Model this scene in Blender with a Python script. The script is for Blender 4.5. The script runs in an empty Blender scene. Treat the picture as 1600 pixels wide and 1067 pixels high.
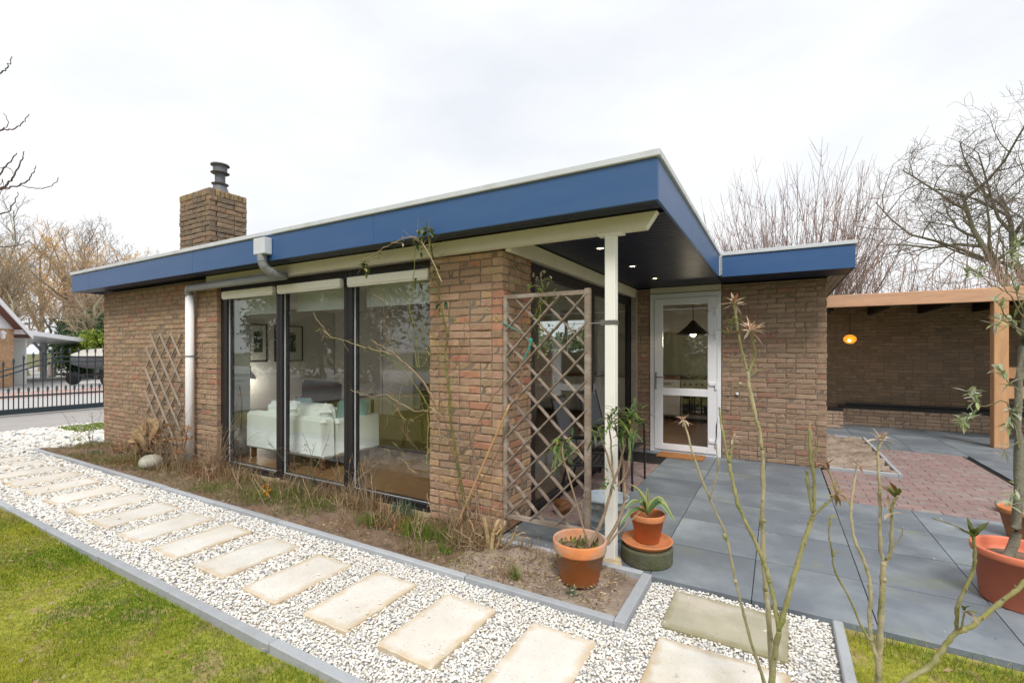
import bpy, math, random
import numpy as np
C = bpy.context.scene.collection
R = math.radians
rng = np.random.default_rng(7)
random.seed(11)

# ---------------------------------------------------------------- camera, world, sun
FL = 724.6                      # focal length in photo pixels (1600 wide)
EYE = 1.5
FW = (-.497, .8677); RT = (.8677, .497)
cam_d = bpy.data.cameras.new('camera'); cam = bpy.data.objects.new('camera', cam_d); C.objects.link(cam)
cam_d.sensor_width = 36; cam_d.lens = 36*FL/1600; cam_d.shift_y = 14.5/1600
cam_d.clip_start = .05; cam_d.clip_end = 2000
cam.location = (0, 0, EYE); cam.rotation_euler = (R(90), 0, math.atan2(.497, .8677))
sc = bpy.context.scene; sc.camera = cam
sc.view_settings.view_transform = 'Standard'; sc.view_settings.look = 'None'
sc.view_settings.exposure = .8; sc.view_settings.gamma = 1; sc.view_settings.use_curve_mapping = False
sc.cycles.use_denoising = True
sc.cycles.max_bounces = 8; sc.cycles.transparent_max_bounces = 16; sc.cycles.diffuse_bounces = 4
sc.cycles.sample_clamp_indirect = 6; sc.cycles.caustics_reflective = False; sc.cycles.caustics_refractive = False

SUN_DIR = (.45, -.75, 1.15)     # towards the sun
w = bpy.data.worlds.new('World'); sc.world = w; w.use_nodes = True
nt = w.node_tree; nt.nodes.clear()
def N(nt, t, **k):
    n = nt.nodes.new(t)
    for a, b in k.items(): setattr(n, a, b)
    return n
sky = N(nt, 'ShaderNodeTexSky', sky_type='NISHITA', sun_disc=False)
sky.sun_elevation = math.atan2(SUN_DIR[2], math.hypot(SUN_DIR[0], SUN_DIR[1]))
sky.sun_rotation = math.atan2(SUN_DIR[0], SUN_DIR[1]); sky.air_density = 1; sky.dust_density = 4
sc1 = N(nt, 'ShaderNodeMix', data_type='RGBA', blend_type='MULTIPLY'); sc1.inputs[0].default_value = 1
nt.links.new(sky.outputs[0], sc1.inputs[6]); sc1.inputs[7].default_value = (.1, .1, .1, 1)
tc = N(nt, 'ShaderNodeTexCoord'); mp = N(nt, 'ShaderNodeMapping'); mp.inputs['Scale'].default_value = (1.2, 1.2, 3.2)
mp.inputs['Rotation'].default_value = (0, 0, .5)
nt.links.new(tc.outputs['Generated'], mp.inputs[0])
cl = N(nt, 'ShaderNodeTexNoise'); cl.inputs['Scale'].default_value = 1.5; cl.inputs['Detail'].default_value = 5; cl.inputs['Roughness'].default_value = .5
nt.links.new(mp.outputs[0], cl.inputs[0])
cr = N(nt, 'ShaderNodeValToRGB'); nt.links.new(cl.outputs[0], cr.inputs[0])
cr.color_ramp.elements[0].position = .32; cr.color_ramp.elements[0].color = (.51, .53, .565, 1)
cr.color_ramp.elements[1].position = .62; cr.color_ramp.elements[1].color = (.625, .63, .635, 1)
mx = N(nt, 'ShaderNodeMix', data_type='RGBA'); mx.inputs[0].default_value = .96
nt.links.new(sc1.outputs[2], mx.inputs[6]); nt.links.new(cr.outputs[0], mx.inputs[7])
bg = N(nt, 'ShaderNodeBackground'); bg.inputs[1].default_value = 1
nt.links.new(mx.outputs[2], bg.inputs[0])
wo = N(nt, 'ShaderNodeOutputWorld'); nt.links.new(bg.outputs[0], wo.inputs[0])

sd = bpy.data.lights.new('sun', 'SUN'); sd.energy = 1.5; sd.angle = R(15); sd.color = (1, .96, .9)
so = bpy.data.objects.new('sun', sd); C.objects.link(so); so.location = (5, -8, 12)
from mathutils import Vector, Matrix
so.rotation_euler = Vector(SUN_DIR).to_track_quat('Z', 'Y').to_euler()

# ---------------------------------------------------------------- measured rays of the photograph (for taking distances)
def ray(px, py):
    a = (px-800)/FL
    return (FW[0]+RT[0]*a, FW[1]+RT[1]*a, (548-py)/FL)
def at(px, py, dep):            # point at a given distance from the eye
    d = ray(px, py); return (d[0]*dep, d[1]*dep, EYE+d[2]*dep)
def aty(px, py, y):             # point on the plane Y = y
    d = ray(px, py); return at(px, py, y/d[1])
def scr(x, y, z):
    dep = x*FW[0]+y*FW[1]; r = x*RT[0]+y*RT[1]
    return 800+FL*r/dep, 548-FL*(z-EYE)/dep, dep

# ---------------------------------------------------------------- materials
def hexl(r, g, b): return tuple((v/255/12.92 if v/255 <= .04045 else ((v/255+.055)/1.055)**2.4) for v in (r, g, b))
MATS = {}
def pm(name, col, rough=.75, var=.2, scale=6, bump=.2, bscale=60, metal=0, tint=False, col2=None, c2scale=3, c2pos=(.5, .62),
       spec=.3, coat=0, stretch=(1, 1, 1), rnd=.0, sss=0, trans=0, dist=.01, detail=6, edge=None, col3=None, c3scale=1, c3pos=(.55, .8), specks=0):
    """procedural material: base colour with two scales of noise, optional second colour in patches, fine bump"""
    m = bpy.data.materials.new(name); MATS[name] = m; m.use_nodes = True
    t = m.node_tree; L = t.links.new; b = t.nodes['Principled BSDF']
    tc = N(t, 'ShaderNodeTexCoord'); oi = N(t, 'ShaderNodeObjectInfo')
    ml = N(t, 'ShaderNodeMath', operation='MULTIPLY'); ml.inputs[1].default_value = 37.
    L(oi.outputs['Random'], ml.inputs[0])
    ad = N(t, 'ShaderNodeVectorMath', operation='ADD'); L(tc.outputs['Object'], ad.inputs[0]); L(ml.outputs[0], ad.inputs[1])
    mp = N(t, 'ShaderNodeMapping'); mp.inputs['Scale'].default_value = stretch; L(ad.outputs[0], mp.inputs[0])
    n1 = N(t, 'ShaderNodeTexNoise'); n1.inputs['Scale'].default_value = scale; n1.inputs['Detail'].default_value = detail; n1.inputs['Roughness'].default_value = .62
    L(mp.outputs[0], n1.inputs[0])
    mr = N(t, 'ShaderNodeMapRange'); mr.inputs[1].default_value = .25; mr.inputs[2].default_value = .75
    mr.inputs[3].default_value = 1-var; mr.inputs[4].default_value = 1+var; L(n1.outputs[0], mr.inputs[0])
    if tint:
        at_ = N(t, 'ShaderNodeAttribute', attribute_name='tint'); src = at_.outputs['Color']
    else:
        rg = N(t, 'ShaderNodeRGB'); rg.outputs[0].default_value = (*col, 1); src = rg.outputs[0]
    if col2 is not None:
        n2 = N(t, 'ShaderNodeTexNoise'); n2.inputs['Scale'].default_value = c2scale; n2.inputs['Detail'].default_value = 5; n2.inputs['Roughness'].default_value = .6
        L(mp.outputs[0], n2.inputs[0])
        r2 = N(t, 'ShaderNodeMapRange'); r2.inputs[1].default_value = c2pos[0]; r2.inputs[2].default_value = c2pos[1]; L(n2.outputs[0], r2.inputs[0])
        m2 = N(t, 'ShaderNodeMix', data_type='RGBA'); L(r2.outputs[0], m2.inputs[0]); L(src, m2.inputs[6]); m2.inputs[7].default_value = (*col2, 1)
        src = m2.outputs[2]
    if col3 is not None:
        n4 = N(t, 'ShaderNodeTexNoise'); n4.inputs['Scale'].default_value = c3scale; n4.inputs['Detail'].default_value = 7; n4.inputs['Roughness'].default_value = .65; n4.inputs['Distortion'].default_value = .8
        a4 = N(t, 'ShaderNodeVectorMath', operation='ADD'); a4.inputs[1].default_value = (7, 3, 5); L(mp.outputs[0], a4.inputs[0]); L(a4.outputs[0], n4.inputs[0])
        r4 = N(t, 'ShaderNodeMapRange'); r4.inputs[1].default_value = c3pos[0]; r4.inputs[2].default_value = c3pos[1]; L(n4.outputs[0], r4.inputs[0])
        m4 = N(t, 'ShaderNodeMix', data_type='RGBA'); L(r4.outputs[0], m4.inputs[0]); L(src, m4.inputs[6]); m4.inputs[7].default_value = (*col3, 1); src = m4.outputs[2]
    if specks:          # small dark pits and grains
        n5 = N(t, 'ShaderNodeTexNoise'); n5.inputs['Scale'].default_value = 95; n5.inputs['Detail'].default_value = 2; L(mp.outputs[0], n5.inputs[0])
        r5 = N(t, 'ShaderNodeMapRange'); r5.inputs[1].default_value = .66; r5.inputs[2].default_value = .74; r5.inputs[3].default_value = 0; r5.inputs[4].default_value = specks; L(n5.outputs[0], r5.inputs[0])
        m5 = N(t, 'ShaderNodeMix', data_type='RGBA'); L(r5.outputs[0], m5.inputs[0]); L(src, m5.inputs[6]); m5.inputs[7].default_value = (.18, .14, .09, 1); src = m5.outputs[2]
    if edge is not None:  # stained rim of a slab: (half width, half depth, colour)
        sx = N(t, 'ShaderNodeSeparateXYZ'); L(tc.outputs['Object'], sx.inputs[0]); ds = []
        for ax, hw in ((0, edge[0]), (1, edge[1])):
            ab = N(t, 'ShaderNodeMath', operation='ABSOLUTE'); L(sx.outputs[ax], ab.inputs[0]); sb = N(t, 'ShaderNodeMath', operation='SUBTRACT'); sb.inputs[0].default_value = hw; L(ab.outputs[0], sb.inputs[1]); ds.append(sb)
        mn = N(t, 'ShaderNodeMath', operation='MINIMUM'); L(ds[0].outputs[0], mn.inputs[0]); L(ds[1].outputs[0], mn.inputs[1])
        n6 = N(t, 'ShaderNodeTexNoise'); n6.inputs['Scale'].default_value = 11; n6.inputs['Detail'].default_value = 6; L(mp.outputs[0], n6.inputs[0])
        mw = N(t, 'ShaderNodeMath', operation='MULTIPLY_ADD'); mw.inputs[1].default_value = -.11; L(n6.outputs[0], mw.inputs[0]); L(mn.outputs[0], mw.inputs[2])
        r6 = N(t, 'ShaderNodeMapRange'); r6.inputs[1].default_value = -.055; r6.inputs[2].default_value = -.008; r6.inputs[3].default_value = .85; r6.inputs[4].default_value = 0; L(mw.outputs[0], r6.inputs[0])
        m6 = N(t, 'ShaderNodeMix', data_type='RGBA'); L(r6.outputs[0], m6.inputs[0]); L(src, m6.inputs[6]); m6.inputs[7].default_value = (*edge[2], 1); src = m6.outputs[2]
    mm = N(t, 'ShaderNodeVectorMath', operation='SCALE'); L(src, mm.inputs[0]); L(mr.outputs[0], mm.inputs['Scale'])
    out = mm.outputs[0]
    if rnd:
        r3 = N(t, 'ShaderNodeMapRange'); r3.inputs[3].default_value = 1-rnd; r3.inputs[4].default_value = 1+rnd; L(oi.outputs['Random'], r3.inputs[0])
        m3 = N(t, 'ShaderNodeVectorMath', operation='SCALE'); L(out, m3.inputs[0]); L(r3.outputs[0], m3.inputs['Scale']); out = m3.outputs[0]
    L(out, b.inputs['Base Color'])
    b.inputs['Roughness'].default_value = rough; b.inputs['Metallic'].default_value = metal
    b.inputs['Specular IOR Level'].default_value = spec
    if coat: b.inputs['Coat Weight'].default_value = coat; b.inputs['Coat Roughness'].default_value = .15
    if rough < .7 and name != 'blue_coating':
        rr = N(t, 'ShaderNodeMapRange'); rr.inputs[3].default_value = rough*.8; rr.inputs[4].default_value = min(1, rough*1.25); L(n1.outputs[0], rr.inputs[0]); L(rr.outputs[0], b.inputs['Roughness'])
    if bump:
        nb = N(t, 'ShaderNodeTexNoise'); nb.inputs['Scale'].default_value = bscale; nb.inputs['Detail'].default_value = 4; L(mp.outputs[0], nb.inputs[0])
        bu = N(t, 'ShaderNodeBump'); bu.inputs['Strength'].default_value = bump; bu.inputs['Distance'].default_value = dist
        L(nb.outputs[0], bu.inputs['Height']); L(bu.outputs[0], b.inputs['Normal'])
    if trans:
        tr = N(t, 'ShaderNodeBsdfTranslucent'); L(out, tr.inputs[0]); ms = N(t, 'ShaderNodeMixShader'); ms.inputs[0].default_value = trans
        L(b.outputs[0], ms.inputs[1]); L(tr.outputs[0], ms.inputs[2]); L(ms.outputs[0], t.nodes['Material Output'].inputs[0])
    return m
def emis(name, col, s):
    m = bpy.data.materials.new(name); m.use_nodes = True; b = m.node_tree.nodes['Principled BSDF']
    b.inputs['Base Color'].default_value = (*col, 1); b.inputs['Emission Color'].default_value = (*col, 1); b.inputs['Emission Strength'].default_value = s
    return m
def glass(name, tint=(.955, .975, .965), ior=1.5):
    m = bpy.data.materials.new(name); m.use_nodes = True; t = m.node_tree; L = t.links.new; t.nodes.clear()
    tr = N(t, 'ShaderNodeBsdfTransparent'); tr.inputs[0].default_value = (*tint, 1)
    gl = N(t, 'ShaderNodeBsdfGlossy'); gl.inputs['Roughness'].default_value = .004
    fr = N(t, 'ShaderNodeFresnel'); fr.inputs[0].default_value = ior
    ge = N(t, 'ShaderNodeNewGeometry'); mi = N(t, 'ShaderNodeMapRange'); mi.inputs[3].default_value = ior; mi.inputs[4].default_value = 1/ior
    L(ge.outputs['Backfacing'], mi.inputs[0]); L(mi.outputs[0], fr.inputs[0])      # same reflectance from both faces of the pane
    mx = N(t, 'ShaderNodeMixShader'); L(fr.outputs[0], mx.inputs[0]); L(tr.outputs[0], mx.inputs[1]); L(gl.outputs[0], mx.inputs[2])
    o = N(t, 'ShaderNodeOutputMaterial'); L(mx.outputs[0], o.inputs[0]); return m

M = {}
M['brick'] = pm('brick', (.3, .2, .13), .9, .24, 12, .65, 70, tint=True, rnd=.10, spec=.12, dist=.006, col2=(.2, .16, .115), c2scale=9, c2pos=(.6, .85))
M['mortar'] = pm('mortar', (.215, .168, .128), .95, .25, 20, .6, 120)
M['blue'] = pm('blue_coating', (.036, .104, .262), .42, .04, 1.2, .0, 200, spec=.5, stretch=(1, 1, 6), col2=(.05, .118, .262), c2scale=1.5, c2pos=(.45, .8))
M['trim'] = pm('aluminium_trim', (.62, .65, .69), .72, .06, 5, .05, 80, col2=(.56, .58, .6), c2scale=3)
M['soffit'] = pm('soffit_dark', (.008, .015, .045), .4, .15, 3, .05, 60, spec=.28)
M['cream'] = pm('cream_paint', (.76, .73, .62), .72, .05, 3, .06, 60, col2=(.68, .64, .52), c2scale=2.5, c2pos=(.55, .8))
M['pipewhite'] = pm('white_pipe', (.92, .92, .94), .71, .02, 3, .0, 60)
M['postwhite'] = pm('white_post_paint', (.88, .87, .82), .71, .03, 3, .05, 60, col2=(.74, .73, .63), c2scale=3, c2pos=(.6, .8))
M['stem'] = pm('sapling_bark', (.2, .2, .1), .8, .3, 22, .5, 90, tint=True, col2=(.34, .31, .22), c2scale=16, c2pos=(.5, .68), col3=(.16, .19, .04), c3scale=9, c3pos=(.5, .72), dist=.003)
M['white'] = pm('white_plastic', (.85, .86, .9), .3, .03, 3, .02, 60, spec=.5)
M['frame'] = pm('dark_frame', (.018, .016, .018), .4, .15, 5, .06, 60, spec=.45)
M['zinc'] = pm('grey_pipe', (.27, .28, .29), .45, .12, 6, .08, 60, spec=.5)
M['cowl'] = pm('dark_zinc', (.15, .155, .17), .6, .12, 6, .08, 60, spec=.4)
M['galv'] = pm('galvanised_steel', (.40, .46, .5), .72, .2, 9, .08, 40, metal=.3, col2=(.3, .33, .35), c2scale=7)
M['black'] = pm('black_metal', (.014, .014, .015), .4, .1, 5, .05, 80, spec=.5)
M['sling'] = pm('grey_sling_fabric', (.10, .105, .12), .8, .1, 5, .3, 400)
M['footing'] = pm('concrete_footing', (.52, .42, .27), .9, .25, 6, .5, 50)
M['plaster'] = pm('white_plaster', (.72, .73, .70), .85, .04, 2, .1, 60)
M['parquet'] = pm('parquet', (.27, .15, .07), .35, .2, 3, .05, 60, stretch=(1, 8, 1))
M['sofa'] = pm('white_sofa_cloth', (.82, .86, .85), .9, .04, 4, .3, 200)
M['teal'] = pm('teal_cloth', (.28, .5, .52), .9, .15, 12, .3, 150)
M['brownlea'] = pm('dark_brown_leather', (.05, .032, .022), .8, .2, 6, .1, 60)
M['wood_int'] = pm('brown_wood', (.16, .07, .03), .5, .2, 6, .1, 60, stretch=(1, 1, 6))
M['blind'] = pm('white_blind', (.9, .92, .92), .8, .03, 4, .05, 60, trans=.35)
M['paper'] = pm('print_paper', (.6, .62, .56), .7, .05, 4, 0)
M['photo'] = pm('print_ink', (.05, .08, .06), .6, .6, 14, 0, col2=(.45, .5, .45), c2scale=9, c2pos=(.52, .6))
M['slate'] = pm('dark_paving_tile', (.16, .184, .212), .5, .14, 2.5, .18, 70, rnd=.11, spec=.35, col2=(.32, .36, .385), c2scale=1.7, c2pos=(.45, .82), dist=.004, col3=(.24, .26, .14), c3scale=1.1, c3pos=(.58, .8), specks=.35)
M['joint'] = pm('paving_joint', (.022, .02, .018), .95, .3, 20, .4, 80)
M['paver'] = pm('red_paver', (.285, .195, .18), .85, .12, 12, .3, 80, rnd=.10, col2=(.29, .25, .235), c2scale=5)
M['stone'] = pm('pale_stepping_stone', (.70, .66, .59), .85, .08, 5, .4, 150, rnd=.05, col2=(.76, .74, .69), c2scale=2.6, c2pos=(.38, .62), dist=.004, edge=(.18, .288, (.58, .46, .30)), specks=.8)
M['stone_wide'] = pm('pale_wide_stone', (.63, .575, .48), .85, .08, 5, .4, 150, col2=(.72, .70, .65), c2scale=2.6, c2pos=(.38, .62), dist=.004, edge=(.297, .2, (.48, .35, .19)), specks=.8)
M['greystone'] = pm('sand_grey_slab', (.44, .41, .31), .85, .12, 6, .45, 150, col2=(.5, .46, .38), c2scale=3, dist=.004, edge=(.30, .21, (.30, .27, .15)), specks=.6)
M['kerb'] = pm('grey_kerb', (.40, .42, .445), .8, .1, 8, .3, 100, rnd=.1)
M['gravel'] = pm('white_gravel', (.6, .58, .53), .75, .1, 30, 0, tint=True, spec=.3)
M['gravelbed'] = pm('gravel_bed', (.55, .52, .46), .9, .25, 40, .8, 60)
M['soil'] = pm('garden_soil', (.205, .145, .10), .95, .35, 9, .8, 45, col2=(.19, .11, .07), c2scale=2.2, c2pos=(.5, .66), dist=.02)
M['sand'] = pm('sandy_soil', (.34, .27, .215), .95, .25, 9, .8, 45, col2=(.20, .15, .11), c2scale=3, c2pos=(.5, .7), dist=.02)
M['lawnbase'] = pm('lawn_ground', (.30, .30, .045), .95, .45, 30, .9, 90, col2=(.34, .27, .12), c2scale=5)
M['grass'] = pm('grass_blades', (.1, .2, .02), .7, .1, 4, 0, tint=True, trans=.35, spec=.2)
M['bark'] = pm('bark', (.1, .08, .06), .9, .3, 14, .6, 60, tint=True)
M['leaf'] = pm('leaves', (.08, .14, .04), .55, .15, 9, 0, tint=True, trans=.3, spec=.35)
M['terra'] = pm('terracotta', (.62, .24, .10), .75, .12, 7, .25, 70, col2=(.34, .19, .11), c2scale=4.5, c2pos=(.5, .68))
M['terra_old'] = pm('weathered_terracotta', (.68, .25, .09), .8, .12, 7, .3, 70, col2=(.50, .35, .26), c2scale=3.2, c2pos=(.44, .6))
M['terra_plastic'] = pm('terracotta_plastic', (.76, .225, .125), .5, .05, 4, .08, 90)
M['moss'] = pm('mossy_concrete', (.11, .11, .07), .9, .25, 8, .5, 60, col2=(.07, .085, .03), c2scale=5)
M['coir'] = pm('coir_mat', (.42, .19, .07), .95, .2, 20, .9, 220)
M['lattice'] = pm('weathered_lattice', (.26, .205, .165), .85, .2, 8, .3, 60, stretch=(1, 1, 3), col2=(.33, .28, .235), c2scale=4, rnd=.12)
M['oldwood'] = pm('grey_old_wood', (.36, .31, .26), .9, .2, 8, .3, 60, rnd=.1)
M['pine'] = pm('pine_timber', (.60, .36, .23), .8, .2, 9, .25, 60, stretch=(.25, 1.6, 1.6), col2=(.40, .19, .10), c2scale=4.2, c2pos=(.58, .74), col3=(.26, .11, .05), c3scale=3.5, c3pos=(.70, .76))
M['pinepost'] = pm('pine_post', (.60, .34, .18), .8, .2, 9, .25, 60, stretch=(1.6, 1.6, .25), col2=(.40, .19, .09), c2scale=4, c2pos=(.58, .76), col3=(.26, .11, .05), c3scale=3.5, c3pos=(.70, .76))
M['darkwood'] = pm('dark_rafter', (.02, .015, .013), .8, .2, 5, .1, 60)
M['asphalt'] = pm('asphalt', (.38, .36, .345), .9, .1, 3, .5, 120)
M['drive'] = pm('driveway_paving', (.46, .45, .44), .9, .1, 3, .3, 30)
M['pink'] = pm('pink_paving', (.46, .33, .30), .9, .15, 6, .3, 30)
M['gate'] = pm('gate_paint', (.03, .045, .055), .45, .1, 5, .05, 60)
M['nbrick'] = pm('yellow_brick', (.50, .30, .15), .9, .15, 12, .4, 60, rnd=.1, tint=True)
M['rooftile'] = pm('brown_roof', (.20, .10, .08), .8, .2, 8, .3, 60)
M['rock'] = pm('rock', (.34, .33, .27), .85, .2, 9, .5, 50, col2=(.44, .42, .34), c2scale=4)
M['log'] = pm('driftwood', (.42, .29, .16), .9, .35, 12, .9, 40, dist=.02, stretch=(1, 1, 3))
M['cane'] = pm('bamboo', (.46, .27, .12), .5, .15, 8, .1, 60)
M['tie'] = pm('green_twine', (.05, .32, .27), .7, .1, 5, 0)
M['boat'] = pm('boat_hull', (.66, .65, .6), .4, .06, 3, .02, 60)
M['tarp'] = pm('grey_tarp', (.5, .47, .42), .7, .1, 5, .2, 40)
M['rubber'] = pm('rubber', (.015, .015, .015), .7, .1, 5, .1, 60)
M['steel'] = pm('stainless_steel', (.5, .5, .5), .3, .1, 5, .02, 60, metal=.9)
M['ground'] = pm('ground_earth', (.12, .13, .05), .95, .3, .8, .5, 10, col2=(.2, .17, .08), c2scale=.4)
M['glass'] = glass('window_glass', ior=1.72)
M['ktile'] = pm('kitchen_tile', (.42, .46, .36), .4, .1, 6, .1, 20)
M['counter'] = pm('counter_wood', (.2, .09, .04), .5, .2, 4, .1, 60)

# ---------------------------------------------------------------- mesh building
ICO = None
def icosa():
    global ICO
    if ICO is None:
        p = (1+5**.5)/2
        V = np.array([(-1,p,0),(1,p,0),(-1,-p,0),(1,-p,0),(0,-1,p),(0,1,p),(0,-1,-p),(0,1,-p),(p,0,-1),(p,0,1),(-p,0,-1),(-p,0,1)], float)
        V /= np.linalg.norm(V[0])
        F = np.array([(0,11,5),(0,5,1),(0,1,7),(0,7,10),(0,10,11),(1,5,9),(5,11,4),(11,10,2),(10,7,6),(7,1,8),(3,9,4),(3,4,2),(3,2,6),(3,6,8),(3,8,9),(4,9,5),(2,4,11),(6,2,10),(8,6,7),(9,8,1)])
        ICO = (V, F)
    return ICO
class MB:
    def __init__(s): s.V = []; s.F = []; s.T = []; s.n = 0
    def add(s, V, F, tint=(1, 1, 1)):
        V = np.asarray(V, float); F = np.asarray(F, int)
        s.V.append(V); s.F.append(F+s.n); s.n += len(V)
        t = np.asarray(tint, float)
        if t.ndim == 1: t = np.tile(t, (len(F), 1))
        s.T.append(t); return s
    def box(s, x0, x1, y0, y1, z0, z1, tint=(1, 1, 1), bev=0, rot=None, org=None):
        if bev:
            b = min(bev, (x1-x0)/2.5, (y1-y0)/2.5, (z1-z0)/2.5)
            V = []; 
            xs = (x0, x0+b, x1-b, x1); ys = (y0, y0+b, y1-b, y1); zs = (z0, z0+b, z1-b, z1)
            # chamfered box: 24 verts, one triple per corner
            idx = {}
            for i in (0, 1):
                for j in (0, 1):
                    for k in (0, 1):
                        X = (x0, x1)[i]; Y = (y0, y1)[j]; Z = (z0, z1)[k]
                        Xi = (x0+b, x1-b)[i]; Yi = (y0+b, y1-b)[j]; Zi = (z0+b, z1-b)[k]
                        idx[i, j, k, 'x'] = len(V); V.append((X, Yi, Zi))
                        idx[i, j, k, 'y'] = len(V); V.append((Xi, Y, Zi))
                        idx[i, j, k, 'z'] = len(V); V.append((Xi, Yi, Z))
            Q = []
            g = lambda i, j, k, a: idx[i, j, k, a]
            Q += [(g(0,0,0,'x'), g(0,0,1,'x'), g(0,1,1,'x'), g(0,1,0,'x')), (g(1,0,0,'x'), g(1,1,0,'x'), g(1,1,1,'x'), g(1,0,1,'x'))]
            Q += [(g(0,0,0,'y'), g(1,0,0,'y'), g(1,0,1,'y'), g(0,0,1,'y')), (g(0,1,0,'y'), g(0,1,1,'y'), g(1,1,1,'y'), g(1,1,0,'y'))]
            Q += [(g(0,0,0,'z'), g(0,1,0,'z'), g(1,1,0,'z'), g(1,0,0,'z')), (g(0,0,1,'z'), g(1,0,1,'z'), g(1,1,1,'z'), g(0,1,1,'z'))]
            for k in (0, 1):
                for j in (0, 1): Q.append((g(0,j,k,'y'), g(1,j,k,'y'), g(1,j,k,'z'), g(0,j,k,'z')))
                for i in (0, 1): Q.append((g(i,0,k,'x'), g(i,1,k,'x'), g(i,1,k,'z'), g(i,0,k,'z')))
            for i in (0, 1):
                for j in (0, 1): Q.append((g(i,j,0,'x'), g(i,j,1,'x'), g(i,j,1,'y'), g(i,j,0,'y')))
            T3 = [(g(i,j,k,'x'), g(i,j,k,'y'), g(i,j,k,'z')) for i in (0,1) for j in (0,1) for k in (0,1)]
            V = np.array(V)
            if rot is not None: o = np.array(org if org is not None else (0, 0, 0)); V = (V-o) @ np.array(rot).T+o
            s.add(V, Q, tint); s.F.append(np.array(T3)+s.n-24); s.T.append(np.tile(np.asarray(tint, float), (8, 1)))
            return s
        V = np.array([(x, y, z) for x in (x0, x1) for y in (y0, y1) for z in (z0, z1)])
        if rot is not None: o = np.array(org if org is not None else (0, 0, 0)); V = (V-o) @ np.array(rot).T+o
        return s.add(V, [(0,1,3,2), (4,6,7,5), (0,4,5,1), (2,3,7,6), (0,2,6,4), (1,5,7,3)], tint)
    def beam(s, a, b, wd, th, tint=(1, 1, 1), up=(0, 0, 1)):
        a = np.array(a, float); b = np.array(b, float); d = b-a; L = np.linalg.norm(d); d /= L
        u = np.cross(up, d); 
        if np.linalg.norm(u) < 1e-6: u = np.cross((1, 0, 0), d)
        u /= np.linalg.norm(u); v = np.cross(d, u)
        V = [p+u*i*wd/2+v*j*th/2 for p in (a, b) for i, j in ((-1,-1), (1,-1), (1,1), (-1,1))]
        return s.add(V, [(0,3,2,1), (4,5,6,7), (0,1,5,4), (1,2,6,5), (2,3,7,6), (3,0,4,7)], tint)
    def tube(s, P, r, sides=6, tint=(1, 1, 1), cap=True):
        P = np.asarray(P, float); n = len(P); r = np.full(n, r, float) if np.isscalar(r) else np.asarray(r, float)
        D = np.gradient(P, axis=0); D /= np.maximum(np.linalg.norm(D, axis=1, keepdims=True), 1e-9)
        ref = np.array((.12, .07, 1.)) if abs(D[0][2]) < .9 else np.array((1., .1, 0))
        U = np.cross(D, ref); U /= np.maximum(np.linalg.norm(U, axis=1, keepdims=True), 1e-9); W = np.cross(D, U)
        an = np.arange(sides)*2*math.pi/sides
        V = (P[:, None, :]+r[:, None, None]*(U[:, None, :]*np.cos(an)[None, :, None]+W[:, None, :]*np.sin(an)[None, :, None])).reshape(-1, 3)
        i = np.arange(n-1)[:, None]*sides; j = np.arange(sides)[None, :]; k = (j+1) % sides
        F = np.stack([i+j, i+k, i+sides+k, i+sides+j], -1).reshape(-1, 4)
        s.add(V, F, tint)
        if cap and sides > 4:
            b = s.n-len(V)
            s.F.append(np.array([[b+q for q in range(sides)][::-1]])); s.T.append(np.array([tint], float))
            s.F.append(np.array([[b+(n-1)*sides+q for q in range(sides)]])); s.T.append(np.array([tint], float))
        return s
    def lathe(s, c, prof, seg=32, tint=(1, 1, 1)):
        an = np.arange(seg)*2*math.pi/seg; V = []
        for r, z in prof: V += [(c[0]+r*math.cos(a), c[1]+r*math.sin(a), c[2]+z) for a in an]
        n = len(prof); i = np.arange(n-1)[:, None]*seg; j = np.arange(seg)[None, :]; k = (j+1) % seg
        F = np.stack([i+j, i+k, i+seg+k, i+seg+j], -1).reshape(-1, 4)
        return s.add(V, F, tint)
    def blob(s, c, rad, tint=(1, 1, 1), jit=.12, sub=2, seed=0, flat=None):
        V, F = icosa(); V = V.copy(); F = F.copy()
        for _ in range(sub):
            ec = {}; VV = list(V); NF = []
            def mid(a, b):
                k = (min(a, b), max(a, b))
                if k not in ec: m = (VV[a]+VV[b])/2; VV.append(m/np.linalg.norm(m)); ec[k] = len(VV)-1
                return ec[k]
            for a, b, c_ in F:
                x, y, z = mid(a, b), mid(b, c_), mid(c_, a); NF += [(a, x, z), (b, y, x), (c_, z, y), (x, y, z)]
            V = np.array(VV); F = np.array(NF)
        g = np.random.default_rng(seed)
        for q in range(4):
            d = g.normal(size=3); V = V*(1+jit*np.sin(V@d*(1.5+q)+g.random()*6)[:, None]*.6)
        V = V*np.array(rad)+np.array(c)
        if flat is not None: V[:, 2] = np.maximum(V[:, 2], flat)
        return s.add(V, F, tint)
    def build(s, name, mat, parent=None, smooth=False, world=True, loc=None):
        V = np.concatenate(s.V); me = bpy.data.meshes.new(name)
        if loc is not None: V = V-np.array(loc)
        me.vertices.add(len(V)); me.vertices.foreach_set('co', V.astype(np.float32).ravel())
        tot = np.concatenate([np.full(len(f), f.shape[1]) for f in s.F]); lp = np.concatenate([f.ravel() for f in s.F])
        me.loops.add(len(lp)); me.loops.foreach_set('vertex_index', lp.astype(np.int32))
        st = np.concatenate([[0], np.cumsum(tot)[:-1]])
        me.polygons.add(len(tot)); me.polygons.foreach_set('loop_start', st.astype(np.int32)); me.polygons.foreach_set('loop_total', tot.astype(np.int32))
        me.polygons.foreach_set('use_smooth', np.full(len(tot), bool(smooth)))
        T = np.concatenate(s.T)
        a = me.attributes.new('tint', 'FLOAT_COLOR', 'FACE'); a.data.foreach_set('color', np.c_[T, np.ones(len(T))].astype(np.float32).ravel())
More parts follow.
